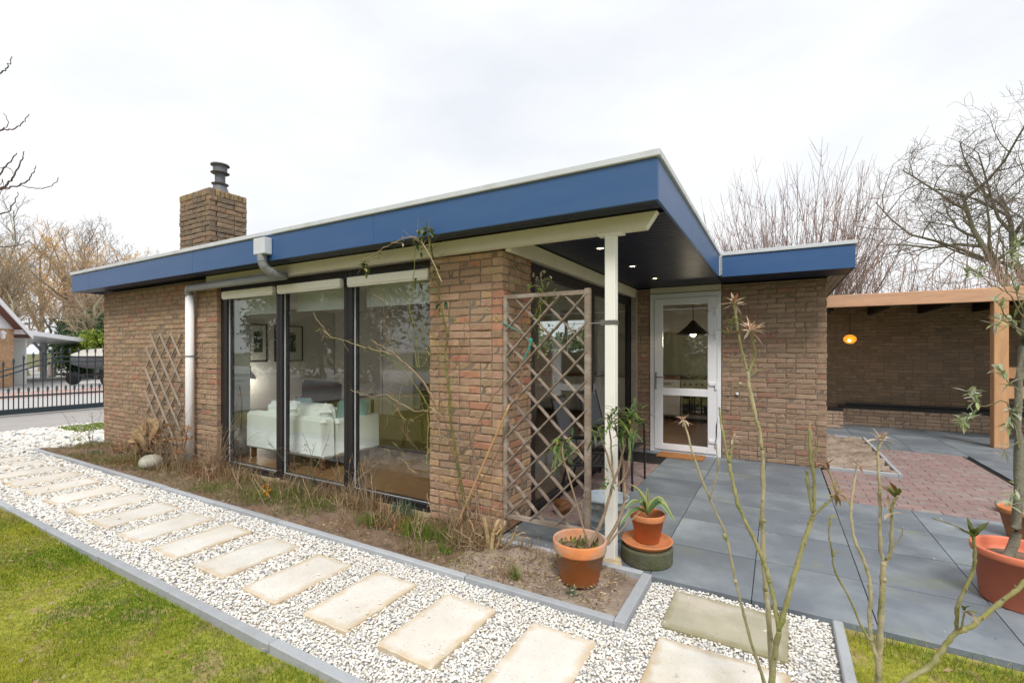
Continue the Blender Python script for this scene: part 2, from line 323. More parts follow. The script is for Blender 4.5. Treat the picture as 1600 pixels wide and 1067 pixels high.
        me.update(calc_edges=True); me.validate()
        me.materials.append(mat)
        o = bpy.data.objects.new(name, me); C.objects.link(o)
        put(o, parent, world, loc); return o
def wloc(o):
    v = Vector(o.location)
    while o.parent: o = o.parent; v += Vector(o.location)
    return v
def put(o, parent, world=True, loc=None):
    o.location = Vector(loc) if loc is not None else Vector((0, 0, 0))
    if parent is not None:
        o.parent = parent
        if world: o.location = o.location-wloc(parent)
def thing(name, label, cat, loc=(0, 0, 0), rz=0, group=None, kind=None):
    o = bpy.data.objects.new(name, None); C.objects.link(o); o.location = loc; o.rotation_euler = (0, 0, rz); o.empty_display_size = .1
    return tag(o, label, cat, group, kind)
def tag(o, label=None, cat=None, group=None, kind=None):
    if label: o['label'] = label
    if cat: o['category'] = cat
    if group: o['group'] = group
    if kind: o['kind'] = kind
    return o
def copy_tree(o, parent=None):
    c = o.copy(); C.objects.link(c); c.parent = parent
    for ch in list(o.children): copy_tree(ch, c)
    return c
def rotz(a): return np.array([[math.cos(a), -math.sin(a), 0], [math.sin(a), math.cos(a), 0], [0, 0, 1]])
def rotx(a): return np.array([[1, 0, 0], [0, math.cos(a), -math.sin(a)], [0, math.sin(a), math.cos(a)]])
def smoothline(P, k=4, wob=0, seed=0):
    P = np.array(P, float); g = np.random.default_rng(seed); out = []
    n = len(P)
    for i in range(n-1):
        p0 = P[max(i-1, 0)]; p1 = P[i]; p2 = P[i+1]; p3 = P[min(i+2, n-1)]
        for t in np.linspace(0, 1, k, endpoint=False):
            out.append(.5*((2*p1)+(-p0+p2)*t+(2*p0-5*p1+4*p2-p3)*t*t+(-p0+3*p1-3*p2+p3)*t**3))
    out.append(P[-1]); out = np.array(out)
    if wob: out[1:-1] += g.normal(size=out[1:-1].shape)*wob
    return out
# ================================================================ GROUND
def sheet(name, x0, x1, y0, y1, z, mat, nx=1, ny=1, fn=None, kind='structure', parent=None):
    mb = MB(); xs = np.linspace(x0, x1, nx+1); ys = np.linspace(y0, y1, ny+1)
    X, Y = np.meshgrid(xs, ys); Z = np.full_like(X, z)
    if fn is not None: Z = z+fn(X, Y)
    V = np.stack([X, Y, Z], -1).reshape(-1, 3); i = np.arange(ny)[:, None]*(nx+1); j = np.arange(nx)[None, :]
    F = np.stack([i+j, i+j+1, i+nx+2+j, i+nx+1+j], -1).reshape(-1, 4)
    mb.add(V, F); o = mb.build(name, mat, parent, smooth=True)
    if kind: o['kind'] = kind
    return o
def wav(X, Y, s, seed):
    g = np.random.default_rng(seed); Z = 0
    for q in range(5):
        a = g.random()*6.28; f = s*(1.7**q); Z = Z+np.sin((X*math.cos(a)+Y*math.sin(a))*f+g.random()*6)*(.6**q)
    return Z
sheet('ground', -300, 300, -300, 300, -.06, M['ground'])
KY = 1.45; BY = 2.47        # kerb of the lawn, edging of the bed
lawn = sheet('lawn', -11.3, 3.2, -14, KY-.02, -.012, M['lawnbase'], 120, 120, lambda X, Y: .012*wav(X, Y, 1.3, 3))
sheet('lawn', .305, 3.2, KY-.02, 3.08, -.010, M['lawnbase'], 30, 20, lambda X, Y: .006*wav(X, Y, 2.3, 4))
sheet('gravel_path', -12.6, .26, KY, BY, -.020, M['gravelbed'])
sheet('gravel_path', -.72, .26, BY, 3.10, -.020, M['gravelbed'])
sheet('gravel_path', -12.6, -9.72, BY, 5.2, -.020, M['gravelbed'])
soilfn = lambda X, Y: (.014*wav(X, Y, 5, 8)+.009*wav(X, Y, 17, 9)+.006*wav(X, Y, 43, 19)+.012)*np.clip((3.27-Y)/.25, .0, 1)-.012
sheet('bed_soil', -9.72, -2.0, 2.52, 3.30, -.002, M['soil'], 260, 34, soilfn)
sheet('bed_soil', -2.0, -.79, 2.52, 3.09, .004, M['sand'], 60, 34, lambda X, Y: .010*wav(X, Y, 6, 8)+.006*wav(X, Y, 19, 9))

# ---- kerbs and edging: single kerb stones
def kerb_run(name, a, b, wd, z0, z1, ln, kindlabel=None):
    root = bpy.data.objects.new(name, None); C.objects.link(root); root['kind'] = 'structure'
    a = np.array(a, float); b = np.array(b, float); L = np.linalg.norm(b-a); n = max(1, round(L/ln)); d = (b-a)/L; ang = math.atan2(d[1], d[0])
    root.location = (a[0], a[1], 0)
    me = None; l = L/n
    mb = MB(); mb.box(-l/2+.002, l/2-.002, -wd/2, wd/2, z0, z1, bev=.006); o = mb.build('kerb_stone', M['kerb'], root, world=False)
    for k in range(n):
        p = o if k == 0 else o.copy()
        if k: C.objects.link(p); p.parent = root
        c = a+d*(l*(k+.5)); p.location = (c[0]-a[0]+random.uniform(-.002, .002), c[1]-a[1]+random.uniform(-.004, .004), random.uniform(-.004, .004)); p.rotation_euler = (0, 0, ang+random.uniform(-.004, .004))
    return root
kerb_run('lawn_kerb', (-11.3, KY-.01), (.8, KY-.01), .055, -.1, .028, 1.0)
kerb_run('bed_edging', (-9.72, BY+.022), (-.779, BY+.022), .05, -.1, .032, 1.0)
kerb_run('bed_edging', (-.745, BY-.005), (-.745, 3.10), .062, -.1, .034, .6)
kerb_run('bed_edging', (-1.93, 3.115), (-.78, 3.115), .05, -.1, .03, .58)
kerb_run('path_edging', (.283, KY+.03), (.283, 3.085), .05, -.1, .03, .62)

# ---- stepping stones
st = bpy.data.objects.new('stepping_stones', None); C.objects.link(st); st['kind'] = 'structure'
def slab_mesh(wx, wy, mat, name, parent, seed, h=.03):
    g = np.random.default_rng(seed); n = 9; P = []
    hx, hy = wx/2, wy/2; r = .012
    for (cx, cy, dx, dy, L) in ((-hx, -hy, 1, 0, wx), (hx, -hy, 0, 1, wy), (hx, hy, -1, 0, wx), (-hx, hy, 0, -1, wy)):
        for k in range(n):
            t = (r+(L-2*r)*k/(n-1)); P.append((cx+dx*t+g.normal()*.0018, cy+dy*t+g.normal()*.0018))
    P = np.array(P); m = len(P); V = [(x, y, -h) for x, y in P]+[(x, y, .006) for x, y in P]+[(x*.985, y*.98, .011) for x, y in P]+[(0, 0, .0125)]
    mb = MB(); i = np.arange(m); j = (i+1) % m
    mb.add(V, np.stack([i, j, m+j, m+i], -1)); 
    mb.F.append(np.stack([m+i, m+j, 2*m+j, 2*m+i], -1)); mb.T.append(np.ones((m, 3)))
    mb.F.append(np.stack([2*m+i, 2*m+j, np.full(m, 3*m)], -1)); mb.T.append(np.ones((m, 3)))
    return mb.build(name, mat, parent, world=False)
STONES = []
protos = [slab_mesh(.36, .575, M['stone'], 'stepping_stone', st, s) for s in (1, 2, 3)]
for k in range(15):
    x = -.99-.588*k+(.0 if k < 4 else (k-4)*.004)
    y = 1.975 if k else 1.985
    o = protos[k] if k < 3 else protos[k % 3].copy()
    if k >= 3: C.objects.link(o); o.parent = st
    o.location = (x+random.uniform(-.01, .01), y+random.uniform(-.012, .012), random.uniform(-.003, .004)); o.rotation_euler = (random.uniform(-.004, .004), random.uniform(-.004, .004), random.uniform(-.02, .02)+(R(180) if k % 2 else 0))
    STONES.append((x, y, .36, .575))
o = slab_mesh(.595, .40, M['stone_wide'], 'stepping_stone', st, 5); o.location = (-.243, 2.29, 0); STONES.append((-.243, 2.29, .6, .4))
o = slab_mesh(.60, .42, M['greystone'], 'stepping_stone', st, 6); o.location = (-.252, 2.80, 0); o.rotation_euler = (0, 0, R(-.6)); o['label'] = 'darker sand-grey slab beside the patio'; STONES.append((-.252, 2.80, .6, .42))

# ---- gravel: single stones
def gravel():
    P = []
    def fill(x0, x1, y0, y1, s):
        nx = max(1, int((x1-x0)/s)); ny = max(1, int((y1-y0)/s))
        X, Y = np.meshgrid(np.linspace(x0, x1, nx), np.linspace(y0, y1, ny)); X = X.ravel()+rng.normal(size=X.size)*s*.35; Y = Y.ravel()+rng.normal(size=Y.size)*s*.35
        k = (X > x0+.004) & (X < x1-.004) & (Y > y0+.004) & (Y < y1-.004)
        return X[k], Y[k], np.full(k.sum(), s)
    for a in ((-2.6, .255, KY+.022, BY-.002, .0128), (-5, -2.6, KY+.022, BY-.002, .0165), (-8, -5, KY+.022, BY-.002, .023), (-12.4, -8, KY+.022, BY-.002, .038), (-.71, .255, BY-.002, 3.095, .0128), (-12.4, -9.74, BY, 5.1, .055)):
        P.append(fill(*a))
    X = np.concatenate([p[0] for p in P]); Y = np.concatenate([p[1] for p in P]); S = np.concatenate([p[2] for p in P])
    keep = np.ones(len(X), bool)
    for (cx, cy, wx, wy) in STONES:
        e = .000+.006*rng.random(len(X)); keep &= ~((abs(X-cx) < wx/2-e) & (abs(Y-cy) < wy/2-e))
    stray = (~keep) & (rng.random(len(X)) < .004); keep |= stray; stray = stray[keep]
    X, Y, S = X[keep], Y[keep], S[keep]; n = len(X)
    V0, F0 = icosa()
    nv = 12; var = [V0*(1+rng.normal(size=(12, 3))*.13) for _ in range(24)]; vid = rng.integers(0, 24, n); VV = np.array(var)[vid]
    sc_ = np.stack([rng.uniform(.45, .85, n), rng.uniform(.35, .6, n), rng.uniform(.25, .45, n)], -1)*S[:, None]*rng.uniform(.75, 1.25, n)[:, None]
    VV = VV*sc_[:, None, :]
    a = rng.random(n)*6.28; ca, sa = np.cos(a)[:, None], np.sin(a)[:, None]; b = rng.normal(size=n)*.35; cb, sb = np.cos(b)[:, None], np.sin(b)[:, None]
    y2 = VV[..., 1]*cb-VV[..., 2]*sb; z2 = VV[..., 1]*sb+VV[..., 2]*cb; x3 = VV[..., 0]*ca-y2*sa; y3 = VV[..., 0]*sa+y2*ca
    z = -.008+rng.random(n)*.011*(S/.0165)**.5+.003*wav(X, Y, 4, 12)+stray*.019
    V = np.stack([x3+X[:, None], y3+Y[:, None], z2+z[:, None]], -1).reshape(-1, 3)
    F = (F0[None]+np.arange(n)[:, None, None]*12).reshape(-1, 3)
    pal = np.array([(.84, .82, .78), (.80, .77, .70), (.70, .69, .67), (.74, .68, .58), (.46, .47, .49), (.26, .27, .29), (.55, .44, .35), (.90, .90, .88)])
    ci = rng.choice(8, n, p=(.29, .21, .15, .09, .06, .015, .015, .17)); T = pal[ci]*rng.uniform(.85, 1.1, n)[:, None]
    mb = MB(); mb.add(V, F, np.repeat(T, 20, axis=0)); o = mb.build('gravel', M['gravel']); tag(o, 'loose white and grey gravel around the stepping stones', 'gravel', kind='stuff')
    return n
NG = gravel()

# ---- grass blades
def blades(name, X, Y, Z, hgt, wd, cols, label, lean=.5, cat='grass', kind='stuff', parent=None):
    n = len(X); a = rng.random(n)*6.28; l = rng.uniform(.1, lean, n)*hgt; la = rng.random(n)*6.28
    bx, by = np.cos(a)*wd/2, np.sin(a)*wd/2
    p0 = np.stack([X-bx, Y-by, Z], -1); p1 = np.stack([X+bx, Y+by, Z], -1)
    m = np.stack([X+np.cos(la)*l*.35, Y+np.sin(la)*l*.35, Z+hgt*.6], -1); t = np.stack([X+np.cos(la)*l, Y+np.sin(la)*l, Z+hgt*(1-.3*(l/hgt)**2)], -1)
    o_ = np.stack([bx*.7, by*.7, bx*0], -1)
    V = np.stack([p0, p1, m+o_, m-o_, t], 1).reshape(-1, 3); b = np.arange(n)[:, None]*5
    mb = MB(); mb.add(V, b+np.array([[0, 1, 2, 3]]), cols); mb.F.append(b+np.array([[3, 2, 4]])); mb.T.append(cols)
    return mb.build(name, M['grass'], parent)
def lawn_cols(X, Y):
    n = len(X); f = wav(X, Y, 2.6, 21)*.30+wav(X, Y, 7, 22)*.18+rng.normal(size=n)*.22+.58
    dry = wav(X, Y, 1.9, 25)*.32+wav(X, Y, 5, 26)*.24+wav(X, Y, 13, 28)*.15+rng.normal(size=n)*.3-.08
    g1 = np.array((.15, .27, .02)); g2 = np.array((.46, .46, .05)); st_ = np.array((.50, .39, .19))
    f = np.clip(f, 0, 1)[:, None]; c = g1*(1-f)+g2*f; d = np.clip(dry, 0, .9)[:, None]
    c = c*(1-d)+st_*d
    return c*rng.uniform(.75, 1.25, n)[:, None]
def lawn_grass():
    n = 210000; t = rng.random(n)
    X = -8.6+rng.random(n)**.8*8.1; Y = KY-.045-rng.random(n)**1.0*(1.9)
    dep = X*FW[0]+Y*FW[1]; r = (X*RT[0]+Y*RT[1])/np.maximum(dep, .1)
    k = (dep > 1.6) & (r > -1.25); X, Y, dep = X[k], Y[k], dep[k]
    n2 = 45000; X2 = .31+rng.random(n2)*2.2; Y2 = 1.5+rng.random(n2)*1.53; dep2 = X2*FW[0]+Y2*FW[1]; r2 = (X2*RT[0]+Y2*RT[1])/np.maximum(dep2, .1); k2 = (dep2 > 1.4) & (r2 < 1.3)
    n3 = 30000; X3 = rng.uniform(-10.5, 2, n3); Y3 = rng.uniform(-9, .8, n3)
    X = np.concatenate([X, X2[k2], X3]); Y = np.concatenate([Y, Y2[k2], Y3]); n = len(X)
    c = lawn_cols(X, Y); bare = wav(X, Y, 3.1, 31)+rng.normal(size=n)*.5
    k = bare < 1.9; X, Y, c = X[k], Y[k], c[k]; n = len(X)
    h = rng.uniform(.008, .030, n)*(1-.45*np.clip((bare[k]-.6), 0, 1))*(1+.3*wav(X, Y, 5, 33).clip(-1, 1)); far = np.clip((np.hypot(X, Y)-3)/6, 0, 1)
    w_ = rng.uniform(.0018, .0034, n)*(1+far*2.2)
    tall = (X > .3) & (Y > 2.9); h[tall] *= 1.5
    edge = (X < .3) & (Y > KY-.10); h[edge] *= 1.25
    o = blades('grass', X, Y, np.where(X > .3, -.010+.006*wav(X, Y, 2.3, 4), -.012+.012*wav(X, Y, 1.3, 3)), h, w_, c, '', lean=1.1)
    tag(o, 'short yellow-green mossy lawn grass in front of the path', 'grass', kind='stuff')
    # litter of dead leaves and bits
    m = 900; X = -7.5+rng.random(m)*7.2; Y = KY-.06-rng.random(m)*1.6; X[-60:] = .4+rng.random(60)*1.6; Y[-60:] = 1.9+rng.random(60)*1.1
    s = rng.uniform(.006, .022, m); a = rng.random(m)*6.28; ca, sa = np.cos(a)*s, np.sin(a)*s
    z = .012+rng.random(m)*.012
    V = np.stack([np.stack([X-ca, Y-sa, z], -1), np.stack([X-sa*.35, Y+ca*.35, z+s*.5*rng.random(m)], -1), np.stack([X+ca, Y+sa, z+s*.3], -1), np.stack([X+sa*.35, Y-ca*.35, z], -1)], 1).reshape(-1, 3)
    pal = np.array([(.25, .15, .08), (.36, .25, .15), (.34, .27, .18), (.16, .10, .06)]); T = pal[rng.integers(0, 4, m)]
    mb = MB(); mb.add(V, np.arange(m)[:, None]*4+np.array([[0, 1, 2, 3]]), T); o = mb.build('leaf_litter', M['bark'])
    tag(o, 'small dead brown leaves scattered over the lawn', 'dead leaves', kind='stuff')
lawn_grass()

# longer grass along the patio edge, right
n = 900; X = .33+rng.random(n)*1.1; Y = 3.02-rng.random(n)**2*.22; T = np.array((.14, .24, .03))*rng.uniform(.7, 1.6, (n, 1)); T[rng.random(n) < .3] = (.42, .34, .15)
tag(blades('grass', X, Y, np.full(n, -.01), rng.uniform(.03, .11, n)*rng.uniform(.5, 1, n), .0032*np.ones(n), T, '', lean=1.0), 'longer grass blades along the front edge of the patio', 'grass', kind='stuff')
# ---- patio: slate tiles and red pavers, each its own piece
patio = bpy.data.objects.new('patio', None); C.objects.link(patio); patio['kind'] = 'structure'
sheet('joint_bed', -1.95, 2.29, 3.145, 7.2, -.0036, M['joint'], kind=None, parent=patio)
PX = [-1.945, -1.352, -.745, -.137, .475, 1.09, 1.70, 2.30]; PY = [3.14, 3.765, 4.40, 5.03, 5.655, 6.29, 6.93, 7.13]
def tile_mesh(wx, wy, seed, mat=None, h=.04, gap=.0035, name='paving_tile', parent=None, bev=.004):
    bev = .0015 if name == 'paving_tile' else bev; gx = gap*.7 if name == 'paving_tile' else gap; gy = gap*1.5 if name == 'paving_tile' else gap; mb = MB(); mb.box(-wx/2+gx, wx/2-gx, -wy/2+gy, wy/2-gy, -h, 0, bev=bev); return mb.build(name, mat or M['slate'], parent, world=False)
tcache = {}
def tile(x0, x1, y0, y1, parent=patio, mat=None, name='paving_tile', z=0.):
    k = (round(x1-x0, 3), round(y1-y0, 3), name)
    if k in tcache: o = tcache[k].copy(); C.objects.link(o); o.parent = parent
    else: o = tcache[k] = tile_mesh(x1-x0, y1-y0, 0, mat, name=name, parent=parent)
    o.location = ((x0+x1)/2, (y0+y1)/2, z+random.uniform(-.0008, .0008)); o.rotation_euler = (random.uniform(-.0006, .0006), random.uniform(-.0006, .0006), random.uniform(-.0015, .0015))
for i in range(len(PX)-1):
    for j in range(len(PY)-1):
        x0, x1, y0, y1 = PX[i], PX[i+1], PY[j], PY[j+1]
        if i == 0 and j >= 1 and j <= 5: continue
        if x0 >= .47 and j >= 4: continue
        if i == 0: x0 = -1.945
        tile(x0, x1, y0, y1)
def paver(x0, y0, lx, ly, parent):
    k = (round(lx, 3), round(ly, 3), 'paver')
    if k in tcache: o = tcache[k].copy(); C.objects.link(o); o.parent = parent
    else: o = tcache[k] = tile_mesh(lx, ly, 0, M['paver'], name='paver', parent=parent, gap=.0015, bev=.0025)
    o.location = (x0+lx/2-parent.location.x, y0+ly/2-parent.location.y, random.uniform(-.003, .002)); o.rotation_euler = (random.uniform(-.005, .005), random.uniform(-.005, .005), random.uniform(-.004, .004))
def pavers(x0, x1, y0, y1, parent, lx=.21, ly=.105, mask=None):
    y = y0; r = 0
    while y < y1-.01:
        l = min(ly, y1-y); x = x0; first = True
        while x < x1-.02:
            ll = lx if not (first and r % 2) else lx/2
            if x+ll > x1: ll = x1-x
            if mask is None or mask(x+ll/2, y): paver(x, y, ll, l, parent)
            x += ll; first = False
        y += l; r += 1
pavers(-1.945, -1.352, 3.765, 6.29, patio)
rp = bpy.data.objects.new('red_brick_paving', None); C.objects.link(rp); rp['kind'] = 'structure'; rp.location = (1.4, 6.5, 0)
sheet('joint_bed', .50, 2.30, 5.66, 9.05, -.008, M['joint'], kind=None, parent=rp)
pavers(.485, 2.28, 5.662, 7.03, rp)
pavers(1.285, 2.28, 7.03, 8.95, rp)
cf = bpy.data.objects.new('carport_floor', None); C.objects.link(cf); cf['kind'] = 'structure'
sheet('joint_bed', .56, 6.0, 9.06, 11.8, -.022, M['joint'], kind=None, parent=cf)
sheet('joint_bed', 2.31, 6.0, 7.50, 9.06, -.022, M['joint'], kind=None, parent=cf)
for i in range(9):
    for j in range(7):
        x0 = .56+.6*i; y0 = 7.5+.61*j
        if y0+.6 < 9.05 and x0 < 2.3: continue
        if j == 2 and x0 < 2.3: y0a, y1a = 8.955, 9.33
        else: y0a, y1a = y0, y0+.61
        if x0 < .6 and y0 < 9.7: continue
        x0a = max(x0, 2.31) if (x0 < 2.31 and y0a < 8.9) else x0
        tile(x0a, x0+.6, y0a, y1a, cf)
sheet('lawn', 2.31, 8, 3.12, 7.48, -.008, M['lawnbase'], 40, 30, lambda X, Y: .012*wav(X, Y, 1.3, 3))
sheet('lawn', 6.02, 20, 7.48, 30, -.010, M['lawnbase'])
# small soil bed beside the wing
sheet('side_bed_soil', .58, 1.245, 7.09, 9.68, .0, M['sand'], 60, 120, lambda X, Y: .014*wav(X, Y, 8, 8)+.014*wav(X, Y, 27, 9)+.02)
kerb_run('side_bed_edging', (.56, 7.06), (1.24, 7.06), .05, -.05, .045, .7)
kerb_run('side_bed_edging', (1.262, 7.04), (1.262, 9.72), .045, -.05, .045, .9)
kerb_run('side_bed_edging', (.6, 9.71), (1.23, 9.71), .045, -.05, .045, .7)

# ================================================================ HOUSE
HL = (-5.0, 7.0, 0)
house = thing('bungalow', 'flat-roofed brown brick bungalow with deep blue fascia and large windows', 'house', HL)
WALLS = []       # bricks waiting: (centre, size, axis, wall part)
CH = .0667
BRK = [0]
def course_fill(u0, u1, parity, g):
    out = []; u = u0; first = True
    while u < u1-.004:
        full = .222; half = .108
        l = half if (first and parity) else (full if g.random() < .74 else half)
        if u+l > u1-.05: l = u1-u
        out.append((u, min(u+l, u1))); u += l; first = False
    return out
def brick_wall(axis, face, u0, u1, z0, z1, part, lo=False, hi=False, seed=0, sgn=1, pal=0, top_soldier=False, skip=None, depth=.1):
    """axis 'Y': outer face at Y=face looking to -Y, u along X. axis 'X': outer face at X=face looking to +X, u along Y.
    lo/hi: that end is a corner shared with another wall: odd/even courses give way."""
    g = random.Random(seed); z = z0; c = 0
    while z < z1-.02:
        h = min(CH, z1-z); a, b = u0, u1
        if lo == 1 and c % 2: a += .104
        if lo == 2 and c % 2 == 0: a += .104
        if hi == 1 and c % 2: b -= .104
        if hi == 2 and c % 2 == 0: b -= .104
        for (s, e) in course_fill(a, b, c % 2, g):
            l = e-s-.006; m = (s+e)/2
            if skip and skip(m, z+h/2): continue
            j = g.uniform(-.0045, .0045); hh = h-.0065+g.uniform(-.0015, .0015)
            if axis == 'Y': ctr = (m, face+depth/2+j, z+h/2+g.uniform(-.0012, .0012)); size = (l, depth, hh)
            else: ctr = (face-depth/2+j, m, z+h/2+g.uniform(-.0012, .0012)); size = (l, depth, hh)
            WALLS.append((ctr, size, axis, part, pal, g.random()))
        z += h; c += 1
def wallpart(name, x0, x1, y0, y1, z0, z1, mat=None, parent=house):
    mb = MB(); mb.box(x0, x1, y0, y1, z0, z1); return mb.build(name, mat or M['mortar'], parent)
IN = .006
wl = wallpart('wall', -9.53+IN, -6.19-IN, 3.25+IN, 3.45, 0, 2.43)
wp = wallpart('wall', -2.72+IN, -1.95-IN, 3.25+IN, 3.76-IN, 0, 2.325)
wd = wallpart('wall', -2.06, -1.67, 7.12+IN, 7.3, 0, 2.43)
ww = wallpart('wall', -.685+.004, .545-IN, 7.12+IN, 7.34, 0, 2.43)
ws = wallpart('wall', .34, .545-IN, 7.345, 10.7, 0, 2.43)
brick_wall('Y', 3.25, -9.53, -6.19, 0, 2.42, wl, seed=1, pal=1)
brick_wall('Y', 3.25, -2.72, -1.95, 0, 2.325, wp, hi=1, seed=2, pal=0)
brick_wall('X', -1.95, 3.25, 3.76, 0, 2.325, wp, lo=2, seed=3, pal=0)
brick_wall('Y', 7.12, -1.93, -1.675, 0, 2.43, wd, seed=4, pal=2)
brick_wall('Y', 7.12, -.68, .545, 0, 2.43, ww, hi=1, seed=5, pal=2)
brick_wall('X', .545, 7.12, 9.0, 0, 2.43, ws, lo=2, seed=6, pal=2)
# chimney: a stack of bricks on the roof
chim = wallpart('chimney', -7.12+.02, -6.37-.02, 3.25+.02, 3.745-.02, 2.6, 3.56)
for (ax, f, a, b, l, h_, sd_) in (('Y', 3.25, -7.12, -6.37, 0, 1, 21), ('X', -6.37, 3.25, 3.745, 2, 0, 22)):
    brick_wall(ax, f, a, b, 2.72, 2.72+.0667*12, chim, lo=l, hi=h_, seed=sd_, pal=3, depth=.08)
for k in range(12):     # soldier course on top
    u = -7.12+.0625*k
    WALLS.append(((u+.031, 3.29, 3.567), (.053, .08, .09), 'Y', chim, 4, random.random()))
for k in range(7):
    u = 3.335+.0586*k
    WALLS.append(((-6.41, u+.029, 3.567), (.051, .08, .09), 'X', chim, 4, random.random()))
mb = MB(); mb.box(-7.05, -6.44, 3.34, 3.70, 3.50, 3.60); mb.build('chimney_cap', M['footing'], chim)

def shades(base, n, seed, dv=.13, dh=.035, extra=()):
    g = np.random.default_rng(seed); out = []
    for k in range(n): v = 1+g.uniform(-dv, dv); out.append(tuple(np.array(base)*v*(1+g.uniform(-dh, dh, 3))))
    return out+list(extra)
PAL = [shades((.455, .305, .208), 13, 1, dv=.14, dh=.04, extra=[(.47, .235, .155), (.49, .255, .165), (.50, .35, .23), (.36, .25, .17), (.52, .34, .20)]),
       shades((.40, .277, .19), 14, 2, dv=.13, dh=.035, extra=[(.42, .23, .165)]),
       shades((.38, .268, .19), 13, 3, dv=.12, dh=.035, extra=[(.38, .215, .155)]),
       [(.26, .195, .14), (.30, .215, .15), (.23, .18, .135), (.34, .23, .155), (.28, .21, .155)],
       [(.34, .25, .145), (.30, .225, .15), (.37, .26, .135), (.27, .21, .15)]]
def unit_brick(seed):
    g = np.random.default_rng(seed); xs = np.array((-.5, -.44, -.15, .17, .44, .5)); zs = np.array((-.5, -.36, .36, .5))
    V = []
    low = g.normal(size=(6, 4))*.026
    for i, x in enumerate(xs):
        for k, z in enumerate(zs):
            e = (i in (0, 5)) or (k in (0, 3)); cr = (i in (0, 5)) and (k in (0, 3))
            V.append((x+(g.normal()*.006 if e else 0), -.5+(.075 if cr else .05 if e else 0)+low[i, k]+abs(g.normal())*(.03 if e else 0), z+(g.normal()*.022 if k in (0, 3) else 0)))
    F = []
    for i in range(5):
        for k in range(3): F.append((i*4+k, (i+1)*4+k, (i+1)*4+k+1, i*4+k+1))
    ring = [(i, 0) for i in range(6)]+[(5, k) for k in (1, 2, 3)]+[(i, 3) for i in (4, 3, 2, 1, 0)]+[(0, k) for k in (2, 1)]
    b = len(V)
    # pull the ring straight back to the rear face, corners only kept simple
    for (i, k) in ring: x, y, z = V[i*4+k]; V.append((x, .5, z))
    n = len(ring)
    for q in range(n):
        a = ring[q]; c = ring[(q+1) % n]; F.append((c[0]*4+c[1], a[0]*4+a[1], b+q, b+(q+1) % n))
    return np.array(V), np.array(F)
UB = [unit_brick(100+k) for k in range(12)]
BM = {}
def brick_mesh(v, pal, ci):
    k = (v, pal, ci)
    if k not in BM:
        mb = MB(); mb.add(UB[v][0], UB[v][1], PAL[pal][ci]); o = mb.build('brick', M['brick']); BM[k] = o.data; bpy.data.objects.remove(o)
    return BM[k]
def lay(bricks, root, nmax, stuffname='brickwork', stuffparent=None, light=None):
    def area(b):
        (x, y, z), (l, d, h), ax, *_ = b
        if ax == 'Y': c = [(x-l/2, y-d/2, z-h/2), (x+l/2, y-d/2, z-h/2), (x+l/2, y-d/2, z+h/2), (x-l/2, y-d/2, z+h/2)]
        else: c = [(x+d/2, y-l/2, z-h/2), (x+d/2, y+l/2, z-h/2), (x+d/2, y+l/2, z+h/2), (x+d/2, y-l/2, z+h/2)]
        P = []
        for q in c:
            s = scr(*q)
            if s[2] < .3: return 0
            P.append(s[:2])
        cx = sum(p[0] for p in P)/4
        if cx < 0 or cx > 1600: return 0
        if ax == 'Y' and y-d/2 > 7 and False: return 0
        return abs(sum(P[i][0]*P[(i+1) % 4][1]-P[(i+1) % 4][0]*P[i][1] for i in range(4)))/2
    order = sorted(bricks, key=area, reverse=True); mbs = MB()
    for q, b in enumerate(order):
        ctr, (l, d, h), ax, part, pal, rr = b; v = int(rr*997) % 12; ci = int(rr*7919) % len(PAL[pal])
        if q < nmax and area(b) > 60:
            o = bpy.data.objects.new('brick', brick_mesh(v, pal, ci)); C.objects.link(o); o.parent = part
            o.location = Vector(ctr)-wloc(part); o.scale = (l, d, h); o.rotation_euler = (random.uniform(-.003, .003), random.uniform(-.004, .004), R(90) if ax == 'X' else 0)
        else:
            V = UB[v][0]*np.array((l, d, h))
            if ax == 'X': V = V @ rotz(R(90)).T
            mbs.add(V+np.array(ctr), UB[v][1], PAL[pal][ci])
    if mbs.n:
        o = mbs.build(stuffname, M['brick'], stuffparent or root); o['kind'] = 'stuff'
lay(WALLS, house, 300)

# ---- roof: slab, fascia panels, trims, soffit boards
mb = MB(); mb.box(-9.80, -.67, 3.00, 10.9, 2.465, 2.70); mb.box(-.66, .74, 6.50, 10.9, 2.465, 2.70); roof = mb.build('roof', M['darkwood'], house)
def fpanel(ax, f, a, b, z0=2.44, z1=2.703):
    mb = MB()
    if ax == 'Y': mb.box(a+.0015, b-.0015, f, f+.02, z0, z1, bev=.003)
    else: mb.box(f-.02, f, a+.0015, b-.0015, z0, z1, bev=.003)
    mb.build('fascia_panel', M['blue'], roof)
for a, b in ((-9.83, -9.2), (-9.2, -6.15), (-6.15, -3.106), (-3.106, -.645)): fpanel('Y', 2.95, a, b)
for a, b in ((2.972, 4.262), (4.262, 6.40)): fpanel('X', -.645, a, b)
fpanel('Y', 6.47, -.640, .765)
for a, b in ((6.492, 9.3), (9.3, 10.9)): fpanel('X', .765, a, b)
mb = MB(); mb.box(-9.83, -9.81, 2.972, 10.9, 2.44, 2.703); mb.build('fascia_panel', M['blue'], roof)
def trimrun(ax, f, a, b, step):
    n = max(1, round((b-a)/step)); l = (b-a)/n
    for k in range(n):
        s, e = a+l*k, a+l*(k+1); mb = MB()
        if ax == 'Y': mb.box(s+.001, e-.001, f-.018, f+.06, 2.708, 2.752, bev=.004)
        else: mb.box(f-.06, f+.018, s+.001, e-.001, 2.708, 2.752, bev=.004)
        mb.build('roof_trim', M['trim'], roof)
